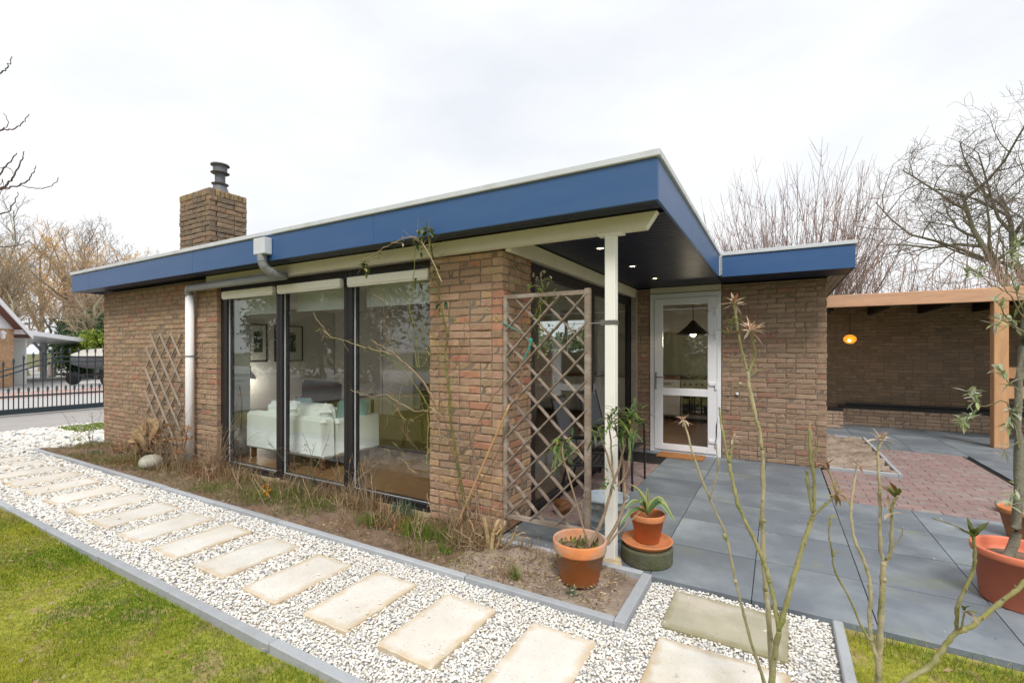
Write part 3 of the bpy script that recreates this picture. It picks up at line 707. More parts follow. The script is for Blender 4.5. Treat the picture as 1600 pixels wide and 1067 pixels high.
trimrun('Y', 2.95, -9.85, -.628, 2.3); trimrun('X', -.645, 3.012, 6.45, 1.75); trimrun('Y', 6.47, -.625, .783, 1.5); trimrun('X', .765, 6.532, 10.9, 2.2); trimrun('X', -9.77, 3.012, 10.9, 2.5)
mb = MB(); mb.box(-.642, -.632, 6.40, 6.466, 2.45, 2.70)
for k in range(12): mb.box(-.640, -.612, 6.405, 6.464, 2.462+.02*k, 2.47+.02*k)
mb.build('corner_vent', M['trim'], roof)
def board(x0, x1, y0, y1, z=2.452, mat='soffit'):
    mb = MB(); mb.box(x0, x1, y0+.003, y1-.003, z-.008, z+.008, bev=.003); return mb.build('soffit_board', M[mat], roof)
y = 2.975; bw = .0875
while y < 3.15: board(-9.81, -.667, y, y+bw); y += bw
y = 3.255
while y < 7.10: board(-1.865, -.667, y, min(y+bw, 7.12)); y += bw
y = 3.255
mb = MB(); mb.box(-9.81, -.667, 2.975, 3.17, 2.463, 2.4645); mb.box(-1.86, -.667, 3.25, 7.12, 2.463, 2.4645); mb.build('soffit_lining', M['black'], roof)
y = 6.495
while y < 7.10: board(-.66, .742, y, min(y+bw, 7.118)); y += bw
x = .552
while x < .74:
    mb = MB(); mb.box(x+.003, x+.062, 7.125, 10.8, 2.446, 2.46, bev=.003); mb.build('soffit_board', M['oldwood'], roof); x += .064

# soffit spots
spots = [(938, 388), (988, 416), (1023, 435)]
for (px, py) in spots:
    d = ray(px, py); t = (2.442-EYE)/d[2]; x, y_ = d[0]*t, d[1]*t
    mb = MB(); mb.lathe((x, y_, 2.444), [(.045, 0), (.045, -.006), (.032, -.008), (.03, -.002)], 20); s_ = mb.build('downlight', M['steel'], roof, smooth=True)
    mb = MB(); mb.lathe((x, y_, 2.441), [(.0, 0), (.029, 0)], 16); mb.build('bulb', emis('spot_glow', (1, .72, .4), 14), s_)
    ld = bpy.data.lights.new('downlight_lamp', 'SPOT'); ld.energy = 5; ld.color = (1, .78, .5); ld.spot_size = R(110); ld.shadow_soft_size = .03
    lo = bpy.data.objects.new('downlight_lamp', ld); C.objects.link(lo); lo.location = (x, y_, 2.43)

# ---- beam, side beam, post
mb = MB(); V = [(-6.28, 3.17, 2.33), (-.775, 3.17, 2.33), (-.70, 3.17, 2.437), (-6.28, 3.17, 2.437)]; V += [(a, 3.245, c) for a, b, c in V]
mb.add(V, [(0, 1, 2, 3), (7, 6, 5, 4), (0, 4, 5, 1), (1, 5, 6, 2), (2, 6, 7, 3), (3, 7, 4, 0)]); mb.build('eaves_beam', M['cream'], house)
mb = MB(); mb.box(-1.925, -1.875, 3.25, 7.115, 2.31, 2.438, bev=.003); mb.build('eaves_beam', M['cream'], house)
mb = MB(); mb.box(-1.062, -.988, 3.172, 3.246, .03, 2.315, bev=.004); mb.box(-1.115, -.935, 3.165, 3.25, 2.3155, 2.329); post = mb.build('post', M['postwhite'], house)
mb = MB(); mb.blob((-1.02, 3.2, .018), (.075, .065, .03), seed=3, sub=2); mb.build('post_foot', M['footing'], post, smooth=False)
mb = MB(); mb.box(-1.066, -.984, 3.168, 3.25, 1.685, 1.715); mb.box(-1.095, -1.066, 3.18, 3.2, 1.68, 1.72); mb.tube([(-1.38, 3.20, 1.695), (-1.07, 3.19, 1.70)], .003, 6); mb.build('pipe_clamp', M['steel'], post)

# ---- front windows
ftg = MB(); ftg.box(-6.19, -2.715, 3.27, 3.44, -.05, .033); ftg.build('footing', M['footing'], house)
def window(x0, x1, wl_, wr_):
    mb = MB(); y0, y1 = 3.30, 3.40; z0, z1 = .036, 2.328
    mb.box(x0, x0+wl_, y0, y1, z0, z1, bev=.004); mb.box(x1-wr_, x1, y0, y1, z0, z1, bev=.004)
    mb.box(x0+wl_, x1-wr_, y0+.003, y1, 2.235, z1, bev=.003); mb.box(x0+wl_, x1-wr_, y0+.003, y1, z0, z0+.055, bev=.003)
    mb.box(x0+wl_, x1-wr_, y0-.03, y0+.002, z0-.001, z0+.018, bev=.003)
    fr = mb.build('window', M['frame'], house)
    mb = MB(); a, b = x0+wl_, x1-wr_
    mb.box(a, a+.006, y0+.030, y0+.042, z0+.058, 2.233); mb.box(a+.008, b, y0+.034, y0+.042, z0+.057, z0+.060); mb.build('glazing_bead', M['trim'], fr)
    mb = MB(); mb.box(a, b, y0+.045, y0+.053, z0+.056, 2.234); mb.build('pane', M['glass'], fr)
    mb = MB(); mb.box(a-.02, b+.004, y0-.055, y0-.003, 2.160, 2.243, bev=.006); mb.box(a-.01, b-.006, y0-.05, y0-.01, 2.146, 2.158); mb.build('screen_box', M['postwhite'], fr)
    mb = MB(); mb.box(a+.035, b-.02, y1+.06, y1+.064, 1.955, 2.33); mb.build('blind', M['blind'], fr)
window(-6.19, -4.985, .135, .05); window(-4.98, -3.842, .055, .055); window(-3.837, -2.722, .065, .02)

# ---- glass side wall to the terrace
gs = MB(); X0 = -2.02; X1 = -1.96
gs.box(X0, X1, 3.77, 7.10, 2.20, 2.31, bev=.004); gs.box(X0, X1, 3.77, 7.10, .0, .06, bev=.004)
for a, b in ((3.765, 3.86), (5.36, 5.48), (7.02, 7.105)): gs.box(X0, X1, a, b, .06, 2.2, bev=.004)
sg = gs.build('glass_wall', M['frame'], house)
for a, b in ((3.86, 5.36), (5.48, 7.02)): mb = MB(); mb.box(-1.995, -1.987, a, b, .06, 2.2); mb.build('pane', M['glass'], sg)
mb = MB(); mb.box(-2.01, -1.985, 5.49, 5.52, .06, 2.2); mb.box(-1.957, -1.945, 5.40, 5.43, .9, 1.1); mb.build('door_edge', M['zinc'], sg)
mb = MB(); mb.box(-1.945, -1.86, 7.05, 7.118, .0, 2.43, bev=.004); mb.build('corner_post', M['oldwood'], house)

# ---- terrace door
D0, D1, DY = -1.668, -.69, 7.10
mb = MB(); mb.box(D0, D1, 7.118, 7.2, 2.355, 2.437); mb.build('lintel_board', M['cream'], house)
mb = MB(); mb.box(D0, D0+.06, DY, 7.2, .0, 2.345, bev=.004); mb.box(D1-.05, D1, DY, 7.2, .0, 2.345, bev=.004); mb.box(D0+.06, D1-.05, DY+.002, 7.2, 2.275, 2.345, bev=.004); mb.box(D0+.06, D1-.05, DY+.01, 7.2, .0, .035)
door = mb.build('terrace_door', M['white'], house)
a, b = D0+.065, D1-.055
lf = MB()
lf.box(a, -1.485, DY-.012, DY+.05, .04, 2.27, bev=.004); lf.box(-.862, b, DY-.012, DY+.05, .04, 2.27, bev=.004)
for z0, z1 in ((.04, .125), (.845, .95), (2.175, 2.27)): lf.box(-1.485, -.862, DY-.010, DY+.05, z0, z1, bev=.003)
leaf = lf.build('door_leaf', M['white'], door)
for z0, z1 in ((.125, .845), (.95, 2.175)): mb = MB(); mb.box(-1.485, -.862, DY+.02, DY+.028, z0, z1); mb.build('pane', M['glass'], door)
mb = MB(); mb.box(-1.59, -1.562, DY-.022, DY-.012, .93, 1.18, bev=.004); mb.tube([(-1.576, DY-.02, 1.11), (-1.576, DY-.06, 1.11), (-1.55, DY-.066, 1.11), (-1.45, DY-.066, 1.11)], .010, 8); mb.lathe((-1.576, DY-.03, .985), [(0, .012), (.011, .012), (.011, -.012), (0, -.012)], 10); mb.build('handle', M['steel'], door, smooth=False)
for z in (.22, 1.03, 1.75, 2.07):
    mb = MB(); mb.box(-.845, -.765, DY-.03, DY-.0125, z-.025, z+.02, bev=.004); mb.box(-.765, -.74, DY-.036, DY-.0125, z-.075, z+.03, bev=.004); mb.build('hinge', M['white'], door)
mb = MB(); mb.lathe((0, 0, 0), [(0, 0), (.02, 0), (.02, .02), (.012, .02), (.012, .03), (0, .03)], 12)
V = np.concatenate(mb.V) @ rotx(R(90)).T; p = aty(1152, 615, 7.11); mb.V = [V+np.array(p)]; mb.build('pipe_end', M['white'], house)

# ---- rain head and drainpipe
p = aty(411, 385, 2.90)
mb = MB(); mb.box(-4.755, -4.565, 2.86, 2.948, 2.50, 2.668, bev=.006); mb.build('rain_head', M['trim'], house)
P = smoothline([(-4.66, 2.90, 2.50), (-4.66, 2.90, 2.43), (-4.655, 2.935, 2.365), (-4.64, 3.03, 2.315), (-4.64, 3.115, 2.305)], 5)
mb = MB(); mb.tube(P, .046, 14); 
for k in (4, 8, 12, 16): mb.tube([P[k]*.5+P[k+1]*.5-(P[k+1]-P[k])*.15, P[k]*.5+P[k+1]*.5+(P[k+1]-P[k])*.15], .050, 14)
mb.tube([(-4.60, 3.118, 2.305), (-6.54, 3.12, 2.305)], .042, 14); mb.tube(smoothline([(-6.54, 3.12, 2.305), (-6.62, 3.13, 2.30), (-6.66, 3.15, 2.26), (-6.665, 3.16, 2.19)], 5), .044, 14)
mb.build('drainpipe', M['zinc'], house, smooth=True)
mb = MB(); mb.tube([(-6.665, 3.165, 2.22), (-6.665, 3.165, 1.15), (-6.665, 3.165, .045)], .050, 16); dp = mb.build('downpipe', M['pipewhite'], house, smooth=True)
mb = MB(); mb.lathe((-6.665, 3.165, 1.42), [(.050, 0), (.056, 0), (.056, .02), (.050, .02)], 16); mb.box(-6.68, -6.65, 3.2, 3.26, 1.42, 1.44); mb.build('pipe_bracket', M['zinc'], dp)
# ---- chimney cowl
cx, cy = -6.58, 3.50
mb = MB(); mb.lathe((cx, cy, 3.60), [(.125, 0), (.075, .14), (.09, .145), (.105, .16), (.09, .165), (.062, .17), (.062, .29), (.10, .30), (.115, .31), (.085, .325), (.085, .40), (.115, .41), (.11, .425), (0, .435)], 24)
cw = mb.build('chimney_cowl', M['cowl'], house, smooth=False)

# ================================================================ INTERIOR
def ibox(name, x0, x1, y0, y1, z0, z1, mat): mb = MB(); mb.box(x0, x1, y0, y1, z0, z1); return mb.build(name, M[mat], house)
ibox('indoor_floor', -9.28, -2.03, 3.46, 10.48, -.03, .075, 'parquet'); ibox('indoor_floor', -2.028, .33, 7.35, 10.48, -.03, .075, 'parquet')
ibox('ceiling', -9.28, -2.03, 3.46, 10.48, 2.40, 2.45, 'plaster'); ibox('ceiling', -2.028, .33, 7.35, 10.48, 2.40, 2.45, 'plaster')
ibox('indoor_wall', -9.5, -9.3, 3.46, 10.7, 0, 2.44, 'plaster')
ibox('indoor_wall', -9.28, -5.9, 7.6, 7.7, .076, 2.4, 'plaster')
ibox('indoor_wall', -9.28, -7.1, 3.46, 3.5, .076, 2.4, 'plaster'); ibox('chimney_breast', -7.1, -6.42, 3.46, 3.82, .076, 2.4, 'plaster')
ibox('indoor_wall', -2.7, -2.07, 3.46, 3.75, .076, 2.4, 'plaster')
ibox('indoor_wall', -9.28, .34, 10.5, 10.6, .076, 1.4, 'plaster'); ibox('indoor_wall', -9.28, .34, 10.5, 10.6, 2.3, 2.4, 'plaster')
ibox('indoor_wall', -9.28, -5.3, 10.5, 10.6, 1.4, 2.3, 'plaster'); ibox('indoor_wall', -3.7, .34, 10.5, 10.6, 1.4, 2.3, 'plaster')
ibox('indoor_wall', -2.05, -1.68, 7.31, 7.36, .076, 2.4, 'plaster'); ibox('indoor_wall', -.68, .33, 7.345, 7.39, .076, 2.4, 'plaster')
ibox('indoor_wall', .28, .335, 7.4, 10.49, .076, 2.4, 'plaster')
mb = MB()
for a, b in ((-5.3, -5.24), (-4.53, -4.47), (-3.76, -3.7)): mb.box(a, b, 10.5, 10.58, 1.4, 2.3)
mb.box(-5.24, -3.76, 10.5, 10.58, 1.4, 1.46); mb.box(-5.24, -3.76, 10.5, 10.58, 2.24, 2.3); kw = mb.build('kitchen_window', M['white'], house)
mb = MB(); mb.box(-5.24, -3.76, 10.53, 10.535, 1.46, 2.24); mb.build('pane', M['glass'], kw)
mb = MB(); mb.box(-7.75, -7.68, 7.555, 7.598, .076, 2.2); mb.box(-6.85, -6.78, 7.555, 7.598, .076, 2.2); mb.box(-7.75, -6.78, 7.555, 7.598, 2.2, 2.27); mb.box(-7.67, -6.86, 7.57, 7.598, .08, 2.195); idr = mb.build('indoor_door', M['white'], house)
mb = MB(); mb.box(-6.30, -6.285, 3.40, 3.408, .9, 1.0); mb.box(-6.418, -6.405, 3.60, 3.68, .99, 1.07); mb.build('wall_socket', M['plaster'], house)
mb = MB(); mb.tube(smoothline([(-6.40, 3.64, 1.03), (-6.36, 3.64, 1.0), (-6.38, 3.68, .75), (-6.39, 3.67, .4)], 5), .006, 5); tag(mb.build('power_cord', M['black']), 'black cord hanging from the socket left of the sofa', 'cord')
# picture frames on the left wall
for (a, b, lab) in ((5.50, 5.88, 'black-framed print on the living-room wall, left one'), (6.05, 6.72, 'black-framed print on the living-room wall behind the sofa, right one')):
    t = thing('picture_frame', lab, 'picture', (-9.29, (a+b)/2, 1.3), group='framed prints on the living-room wall')
    z0, z1 = 1.27, 2.05; mb = MB()
    for q in ((a, b, z0, z0+.02), (a, b, z1-.02, z1), (a, a+.02, z0+.02, z1-.02), (b-.02, b, z0+.02, z1-.02)): mb.box(-9.298, -9.27, *q)
    mb.build('frame', M['black'], t); mb = MB(); mb.box(-9.297, -9.285, a+.02, b-.02, z0+.02, z1-.02); mb.build('mount', M['paper'], t)
    mb = MB(); mb.box(-9.284, -9.282, a+(b-a)*.25, b-(b-a)*.25, z0+.2, z1-.15); mb.build('print', M['photo'], t)
# sofa, seen from behind
s = thing('sofa', 'pale mint two-seat sofa standing with its back to the front window', 'sofa', (-5.4, 4.05, .08))
def cush(name, x0, x1, y0, y1, z0, z1, mat, parent, bev=.05):
    mb = MB(); mb.box(x0, x1, y0, y1, z0, z1, bev=bev); o = mb.build(name, mat, parent)
    m = o.modifiers.new('round', 'BEVEL'); m.width = bev*.6; m.segments = 3; m.limit_method = 'NONE'; 
    for p in o.data.polygons: p.use_smooth = True
    return o
cush('backrest', -6.18, -4.63, 3.62, 3.80, .22, .69, M['sofa'], s, .03)
cush('armrest', -6.18, -6.05, 3.81, 4.52, .22, .66, M['sofa'], s, .03); cush('armrest', -4.76, -4.63, 3.81, 4.52, .22, .66, M['sofa'], s, .03)
cush('seat', -6.04, -4.77, 3.81, 4.50, .22, .48, M['sofa'], s, .04)
for a, b in ((-6.0, -5.42), (-5.39, -4.80)): cush('back_cushion', a, b, 3.78, 3.99, .5, .82, M['sofa'], s, .06)
for x in (-6.1, -4.72):
    for y in (3.68, 4.44): mb = MB(); mb.beam((x, y, .08), (x, y, .22), .05, .05); mb.build('leg', M['wood_int'], s)
cu = cush('cushion', 0, .44, 0, .13, 0, .42, M['teal'], None, .06); cu.location = (-5.05, 4.08, .46); cu.rotation_euler = (R(-14), 0, R(18)); tag(cu, 'light teal scatter cushion leaning in the right corner of the sofa', 'cushion')
cu = cush('cushion', 0, .42, 0, .13, 0, .4, M['teal'], None, .06); cu.location = (-6.0, 4.1, .46); cu.rotation_euler = (R(-12), 0, R(-10)); tag(cu, 'light teal scatter cushion at the left end of the sofa', 'cushion')
ac = thing('armchair', 'dark brown armchair with wooden arms behind the sofa', 'armchair', (-6.3, 5.4, .08))
cush('backrest', -7.0, -6.1, 5.02, 5.16, .45, 1.0, M['brownlea'], ac, .055)
cush('seat', -6.95, -6.15, 5.15, 5.75, .35, .5, M['brownlea'], ac, .04)
for x in (-7.06, -6.04):
    mb = MB(); mb.beam((x, 5.0, .70), (x, 5.8, .76), .06, .03); mb.beam((x, 5.05, .08), (x, 5.05, .62), .04, .04); mb.beam((x, 5.72, .08), (x, 5.72, .66), .04, .04); mb.build('arm', M['wood_int'], ac)
ct = thing('coffee_table', 'round dark wooden coffee table right of the sofa', 'table', (-4.75, 5.45, .08))
mb = MB(); mb.lathe((-4.75, 5.45, .50), [(0, 0), (.36, 0), (.38, .02), (.38, .06), (.35, .05), (0, .05)], 28); mb.build('table_top', M['wood_int'], ct)
for k in range(3): a_ = k*2.1; mb = MB(); mb.beam((-4.75+.25*math.cos(a_), 5.45+.25*math.sin(a_), .08), (-4.75+.2*math.cos(a_), 5.45+.2*math.sin(a_), .5), .04, .04); mb.build('leg', M['wood_int'], ct)
dt = thing('side_table', 'low black side table near the living-room corner', 'table', (-4.9, 6.7, .08))
mb = MB(); mb.lathe((-4.9, 6.7, .72), [(0, 0), (.42, 0), (.42, .03), (0, .03)], 26); mb.build('table_top', M['black'], dt)
for k in range(4): a_ = k*1.57+.5; mb = MB(); mb.beam((-4.9+.33*math.cos(a_), 6.7+.33*math.sin(a_), .08), (-4.9+.33*math.cos(a_), 6.7+.33*math.sin(a_), .72), .025, .025); mb.build('leg', M['black'], dt)
dc = thing('dining_chair', 'dark moulded chair between the two round tables indoors', 'chair', (-4.9, 6.0, .08))
mb = MB(); mb.tube(smoothline([(-4.75, 6.2, .5), (-4.78, 6.0, .52), (-4.83, 5.98, .8), (-4.86, 5.98, .95)], 4), .02, 6); mb.box(-5.1, -4.7, 5.85, 6.25, .48, .52, bev=.02); mb.build('seat', M['black'], dc)
mb = MB(); mb.box(-5.1, -4.72, 5.85, 5.88, .55, .98, bev=.012); mb.build('backrest', M['black'], dc)
for x, y_ in ((-5.07, 5.88), (-4.73, 5.88), (-5.07, 6.22), (-4.73, 6.22)): mb = MB(); mb.beam((x, y_, .08), (x, y_, .49), .025, .025); mb.build('leg', M['wood_int'], dc)
fl = thing('reading_lamp', 'lit black reading lamp in front of the framed prints', 'lamp', (-8.7, 5.0, .08))
lp = at(392, 592, 9.4)
mb = MB(); mb.tube(smoothline([(lp[0]-.3, lp[1]+.1, .08), (lp[0]-.3, lp[1]+.1, 1.2), (lp[0]-.12, lp[1]+.04, 1.35), (lp[0], lp[1], lp[2]+.12)], 5), .012, 6); mb.lathe((lp[0]-.3, lp[1]+.1, .08), [(0, .02), (.14, .02), (.14, 0)], 18); mb.build('stand', M['black'], fl)
mb = MB(); mb.lathe(lp, [(.10, 0), (.07, .07), (.03, .14), (0, .15)], 18); mb.build('lamp_shade', M['black'], fl)
mb = MB(); mb.blob((lp[0], lp[1], lp[2]+.03), (.035, .035, .035), sub=1, jit=0); mb.build('bulb', emis('bulb_warm', (1, .75, .4), 18), fl)
def plight(x, y, z, e, col=(1, .82, .6), r=.12):
    ld = bpy.data.lights.new('lamp_light', 'POINT'); ld.energy = e; ld.color = col; ld.shadow_soft_size = r; o = bpy.data.objects.new('lamp_light', ld); C.objects.link(o); o.location = (x, y, z)
plight(lp[0]+.25, lp[1]-.1, lp[2]-.02, 8, (1, .9, .78), .25)
# kitchen
ctop = ibox('kitchen_worktop', -5.85, -1.72, 9.86, 10.48, .93, .97, 'counter'); ibox('kitchen_worktop', -.98, .27, 9.86, 10.48, .93, .97, 'counter')
kc = [(-5.8, -5.2), (-5.19, -4.6), (-4.59, -4.0), (-3.99, -3.4), (-3.39, -2.8), (-2.79, -2.2), (-2.19, -1.72), (-.98, -.4), (-.39, .27)]
for a, b in kc:
    mb = MB(); mb.box(a+.004, b-.004, 9.90, 10.47, .18, .925, bev=.004); t_ = mb.build('cabinet', M['white'], house)
    mb = MB(); mb.box((a+b)/2-.07, (a+b)/2+.07, 9.875, 9.89, .82, .835); mb.build('handle', M['steel'], t_)
ibox('tiled_backsplash', -3.69, .27, 10.478, 10.495, .98, 1.9, 'ktile')
sv = thing('range_cooker', 'stainless range cooker behind the terrace door', 'cooker', (-1.35, 10.1, .08))
mb = MB(); mb.box(-1.70, -1.0, 9.82, 10.45, .14, .93, bev=.006); mb.build('body', M['steel'], sv); mb = MB(); mb.box(-1.66, -1.04, 9.812, 9.82, .22, .72); mb.build('oven_door', M['black'], sv)
mb = MB(); mb.box(-1.69, -1.01, 9.85, 10.42, .932, .945)
for k in range(3): mb.box(-1.66+.23*k, -1.47+.23*k, 9.9, 10.38, .95, .975)
mb.build('hob', M['black'], sv)
for k in range(6): mb = MB(); mb.lathe((0, 0, 0), [(0, .03), (.02, .03), (.022, 0)], 10); mb.V = [np.concatenate(mb.V) @ rotx(R(90)).T+np.array((-1.62+.11*k, 9.82, .83))]; mb.build('knob', M['black'], sv)
for (px, dep, pz, lab) in ((1083, 8.0, 523, 'lit dark pendant lamp hanging behind the terrace door'),):
    q = at(px, pz, dep); pd = thing('pendant_lamp', lab, 'lamp', q)
    mb = MB(); mb.lathe(q, [(.30, 0), (.22, .05), (.10, .16), (.03, .24), (0, .25)], 28); mb.build('lamp_shade', M['black'], pd)
    mb = MB(); mb.tube([(q[0], q[1], q[2]+.24), (q[0], q[1], 2.40)], .006, 6); mb.build('cord', M['black'], pd)
    mb = MB(); mb.blob((q[0], q[1], q[2]+.01), (.05, .05, .05), sub=1, jit=0); mb.build('bulb', emis('pendant_bulb', (1, .62, .3), 12), pd)
    plight(q[0], q[1], q[2]-.08, 9)
tp = MB(); q = at(930, 567, 11.0); tp.tube(smoothline([(q[0]-.15, 10.3, .97), (q[0]-.15, 10.3, 1.22), (q[0]-.05, 10.28, 1.28), (q[0]+.1, 10.25, 1.25), (q[0]+.12, 10.25, 1.18)], 4), .013, 8); tag(tp.build('kitchen_tap', M['steel'], None, smooth=True), 'curved chrome tap under the kitchen window', 'tap')
# ================================================================ TERRACE OBJECTS
# ---- lattice trellis between pillar and post
tr = thing('garden_trellis', 'tall weathered wooden lattice trellis between the brick pillar and the white post', 'trellis', (-1.545, 3.22, .17))
x0, x1, z0, z1, ty = -1.912, -1.183, .165, 1.945, 3.215
def bar(a, b, wd, th, name='slat', parent=tr, mat='lattice'):
    mb = MB(); mb.beam(a, b, wd, th, up=(0, 1, 0)); return mb.build(name, M[mat], parent)
mb = MB(); mb.box(x0, x0+.032, ty-.02, ty+.02, z0, z1, bev=.003); mb.build('frame_bar', M['lattice'], tr)
mb = MB(); mb.box(x1-.04, x1, ty-.022, ty+.022, z0, z1+.01, bev=.003); mb.build('frame_bar', M['lattice'], tr)
mb = MB(); mb.box(x0+.033, x1-.041, ty-.02, ty+.02, z1-.033, z1, bev=.003); mb.build('frame_bar', M['lattice'], tr)
mb = MB(); mb.box(x0+.033, x1-.041, ty-.02, ty+.02, z0, z0+.033, bev=.003); mb.build('frame_bar', M['lattice'], tr)
def clip(c, s):     # line z = s*x + c inside the frame
    P = []
    for x in (x0+.02, x1-.02):
        z = s*x+c
        if z0+.02 <= z <= z1-.02: P.append((x, z))
    for z in (z0+.02, z1-.02):
        x = (z-c)/s
        if x0+.02 < x < x1-.02: P.append((x, z))
    return P if len(P) == 2 else None
for s, yy, off in ((1, ty-.0095, .07), (-1, ty+.0035, .02)):
    c = -5.0+off
    while c < 6:
        P = clip(c, s)
        if P and math.dist(*P) > .1: bar((P[0][0], yy, P[0][1]), (P[1][0], yy, P[1][1]), .010, .035)
        c += .212
mb = MB(); mb.box(-1.946, -1.914, 3.262, 3.28, 1.3, 1.33); mb.box(-1.946, -1.914, 3.262, 3.28, .5, .53); mb.build('wall_bracket', M['steel'], tr)
mb = MB(); mb.tube(smoothline([aty(783, 503, 3.19), aty(800, 512, 3.185), aty(812, 519, 3.19)], 4), .004, 5); mb.tube(smoothline([aty(831, 530, 3.18), aty(826, 545, 3.175), aty(818, 563, 3.19)], 4), .007, 5); mb.blob(aty(829, 532, 3.185), (.018, .012, .016), sub=1)
tag(mb.build('garden_twine', M['tie']), 'turquoise twine knotted round the lattice trellis', 'twine')
# ---- expanding trellis on the left wall
et = thing('expanding_trellis', 'grey expanding trellis of thin slats fixed to the left brick wall', 'trellis', (-7.35, 3.22, .4))
ex0, ex1, ez0, ez1 = -7.98, -7.02, .25, 1.72
def eclip(c, s):
    P = []
    for x in (ex0, ex1):
        z = s*x+c
        if ez0 <= z <= ez1: P.append((x, z))
    for z in (ez0, ez1):
        x = (z-c)/s
        if ex0 < x < ex1: P.append((x, z))
    return P if len(P) == 2 else None
for s, yy in ((1.15, 3.225), (-1.15, 3.21)):
    c = -14
    while c < 14:
        P = eclip(c, s)
        if P and math.dist(*P) > .18:
            d = np.array(P[1])-np.array(P[0]); d /= np.linalg.norm(d); a = np.array(P[0])-d*.03; b = np.array(P[1])+d*.03
            mb = MB(); mb.beam((a[0], yy, a[1]), (b[0], yy, b[1]), .012, .022, up=(0, 1, 0)); mb.build('slat', M['oldwood'], et)
        c += .335
# ---- pots
def flowerpot(name, label, c, rb, rt, h, mat, group=None, lip=.045, soil=True):
    t = thing(name, label, 'flower pot', c, group=group); mb = MB()
    rs = (rb+(rt*.925-rb)*((h-.075)/(h-lip)))*.92 if h-.075 < h-lip else rt*.86
    mb.lathe(c, [(0, .004), (rb-.01, 0), (rb, .008), (rt*.925, h-lip), (rt*.93, h-lip-.002), (rt*.985, h-lip+.004), (rt, h-lip+.012), (rt*1.01, h-.006), (rt*.995, h), (rt*.93, h), (rt*.91, h-.01), (rt*.885, h-lip), (rs, h-.08), (0, h-.085)], 48)
    mb.build('pot_body', M[mat], t, smooth=True)
    if soil:
        mb = MB(); n = 22; g = np.random.default_rng(5)
        mb.blob((c[0], c[1], c[2]+h-.075), (rs*.97, rs*.97, .022), sub=3, jit=.04, seed=2); mb.build('potting_soil', M['soil'], t)
    return t
pot1 = (-1.125, 2.855, .005)
flowerpot('flower_pot', 'large weathered orange terracotta pot standing in the sandy bed corner', pot1, .122, .174, .27, 'terra_old', lip=.075)
agp = (-.815, 3.37)
t = thing('plant_base', 'low round mossy concrete ring under the agave pot', 'plant base', (agp[0], agp[1], 0)); mb = MB(); mb.lathe((agp[0], agp[1], 0), [(0, 0), (.172, 0), (.177, .01), (.180, .105), (.172, .114), (0, .116)], 48); mb.build('ring', M['moss'], t, smooth=False)
mb = MB(); mb.lathe((agp[0], agp[1], .117), [(0, 0), (.15, 0), (.176, .028), (.18, .036), (.172, .038), (.16, .03), (.14, .014), (0, .012)], 48); sa = mb.build('pot_saucer', M['terra'], smooth=True); tag(sa, 'round terracotta saucer on the mossy concrete ring', 'saucer')
ap = (agp[0]+.0, agp[1]+.02, .131)
flowerpot('flower_pot', 'small terracotta pot with a variegated agave, on the saucer', ap, .082, .122, .205, 'terra', lip=.045)
opc = (1.255, 3.905, 0)
t = flowerpot('flower_pot', 'big orange plastic pot holding the olive tree at the right edge', opc, .175, .218, .32, 'terra_plastic', lip=.045)
opc2 = at(1598, 800, 3.72); flowerpot('flower_pot', 'smaller clay pot behind the big orange plastic pot', (opc2[0], opc2[1], 0), .09, .145, .235, 'terra', lip=.04)
rk = at(1581, 800, 4.3); mb = MB(); mb.blob((rk[0]+.06, rk[1]+.03, .06), (.14, .10, .075), seed=8, sub=3, jit=.15, flat=0); tag(mb.build('rock', M['rock'], smooth=True), 'grey rounded rock on the red paving behind the olive trunk', 'rock')
# ---- galvanised bucket
bk = (-1.20, 3.62, 0); t = thing('metal_bucket', 'galvanised steel bin behind the white post', 'bucket', bk)
mb = MB(); mb.lathe(bk, [(0, .012), (.128, .012), (.130, 0), (.134, 0), (.134, .03), (.150, .16), (.154, .165), (.150, .17), (.166, .26), (.171, .265), (.168, .272), (.176, .315), (.184, .32), (.184, .33), (.176, .332), (.170, .325), (.160, .262), (.154, .262), (.130, .02), (0, .02)], 48); mb.build('bucket_body', M['galv'], t, smooth=True)
mb = MB(); mb.tube([(bk[0]+.165*math.cos(q), bk[1]-.02-.175*math.sin(q)*.5-.09, .29-.16*math.sin(q)) for q in np.linspace(0, math.pi, 12)], .004, 6); mb.box(bk[0]-.02, bk[0]+.02, bk[1]-.176, bk[1]-.165, .27, .305); mb.build('bucket_handle', M['steel'], t)
# ---- door mat
mb = MB(); mb.box(-1.50, -.88, 6.73, 7.05, .001, .02, bev=.004); tag(mb.build('door_mat', M['coir']), 'orange-brown coir mat in front of the white terrace door', 'mat')
n_ = 46; X = rng.uniform(-.7, 2.0, n_); Y = rng.uniform(3.2, 6.5, n_); X[:8] = rng.uniform(-1.9, -1.2, 8); Y[:8] = rng.uniform(3.2, 3.7, 8); s_ = rng.uniform(.004, .011, n_); a_ = rng.random(n_)*6.28; z_ = .004+.003*rng.random(n_)
V = np.stack([np.stack([X-np.cos(a_)*s_, Y-np.sin(a_)*s_, z_], -1), np.stack([X-np.sin(a_)*s_*.6, Y+np.cos(a_)*s_*.6, z_+.003], -1), np.stack([X+np.cos(a_)*s_, Y+np.sin(a_)*s_, z_], -1), np.stack([X+np.sin(a_)*s_*.6, Y-np.cos(a_)*s_*.6, z_], -1)], 1).reshape(-1, 3)
mb = MB(); mb.add(V, np.arange(n_)[:, None]*4+np.array([[0, 1, 2, 3]]), np.array([(.8, .78, .72), (.75, .7, .6), (.4, .3, .2)])[rng.integers(0, 3, n_)]); tag(mb.build('fallen_petals', M['bark']), 'small pale petals and bits scattered on the dark patio tiles', 'petals', kind='stuff')
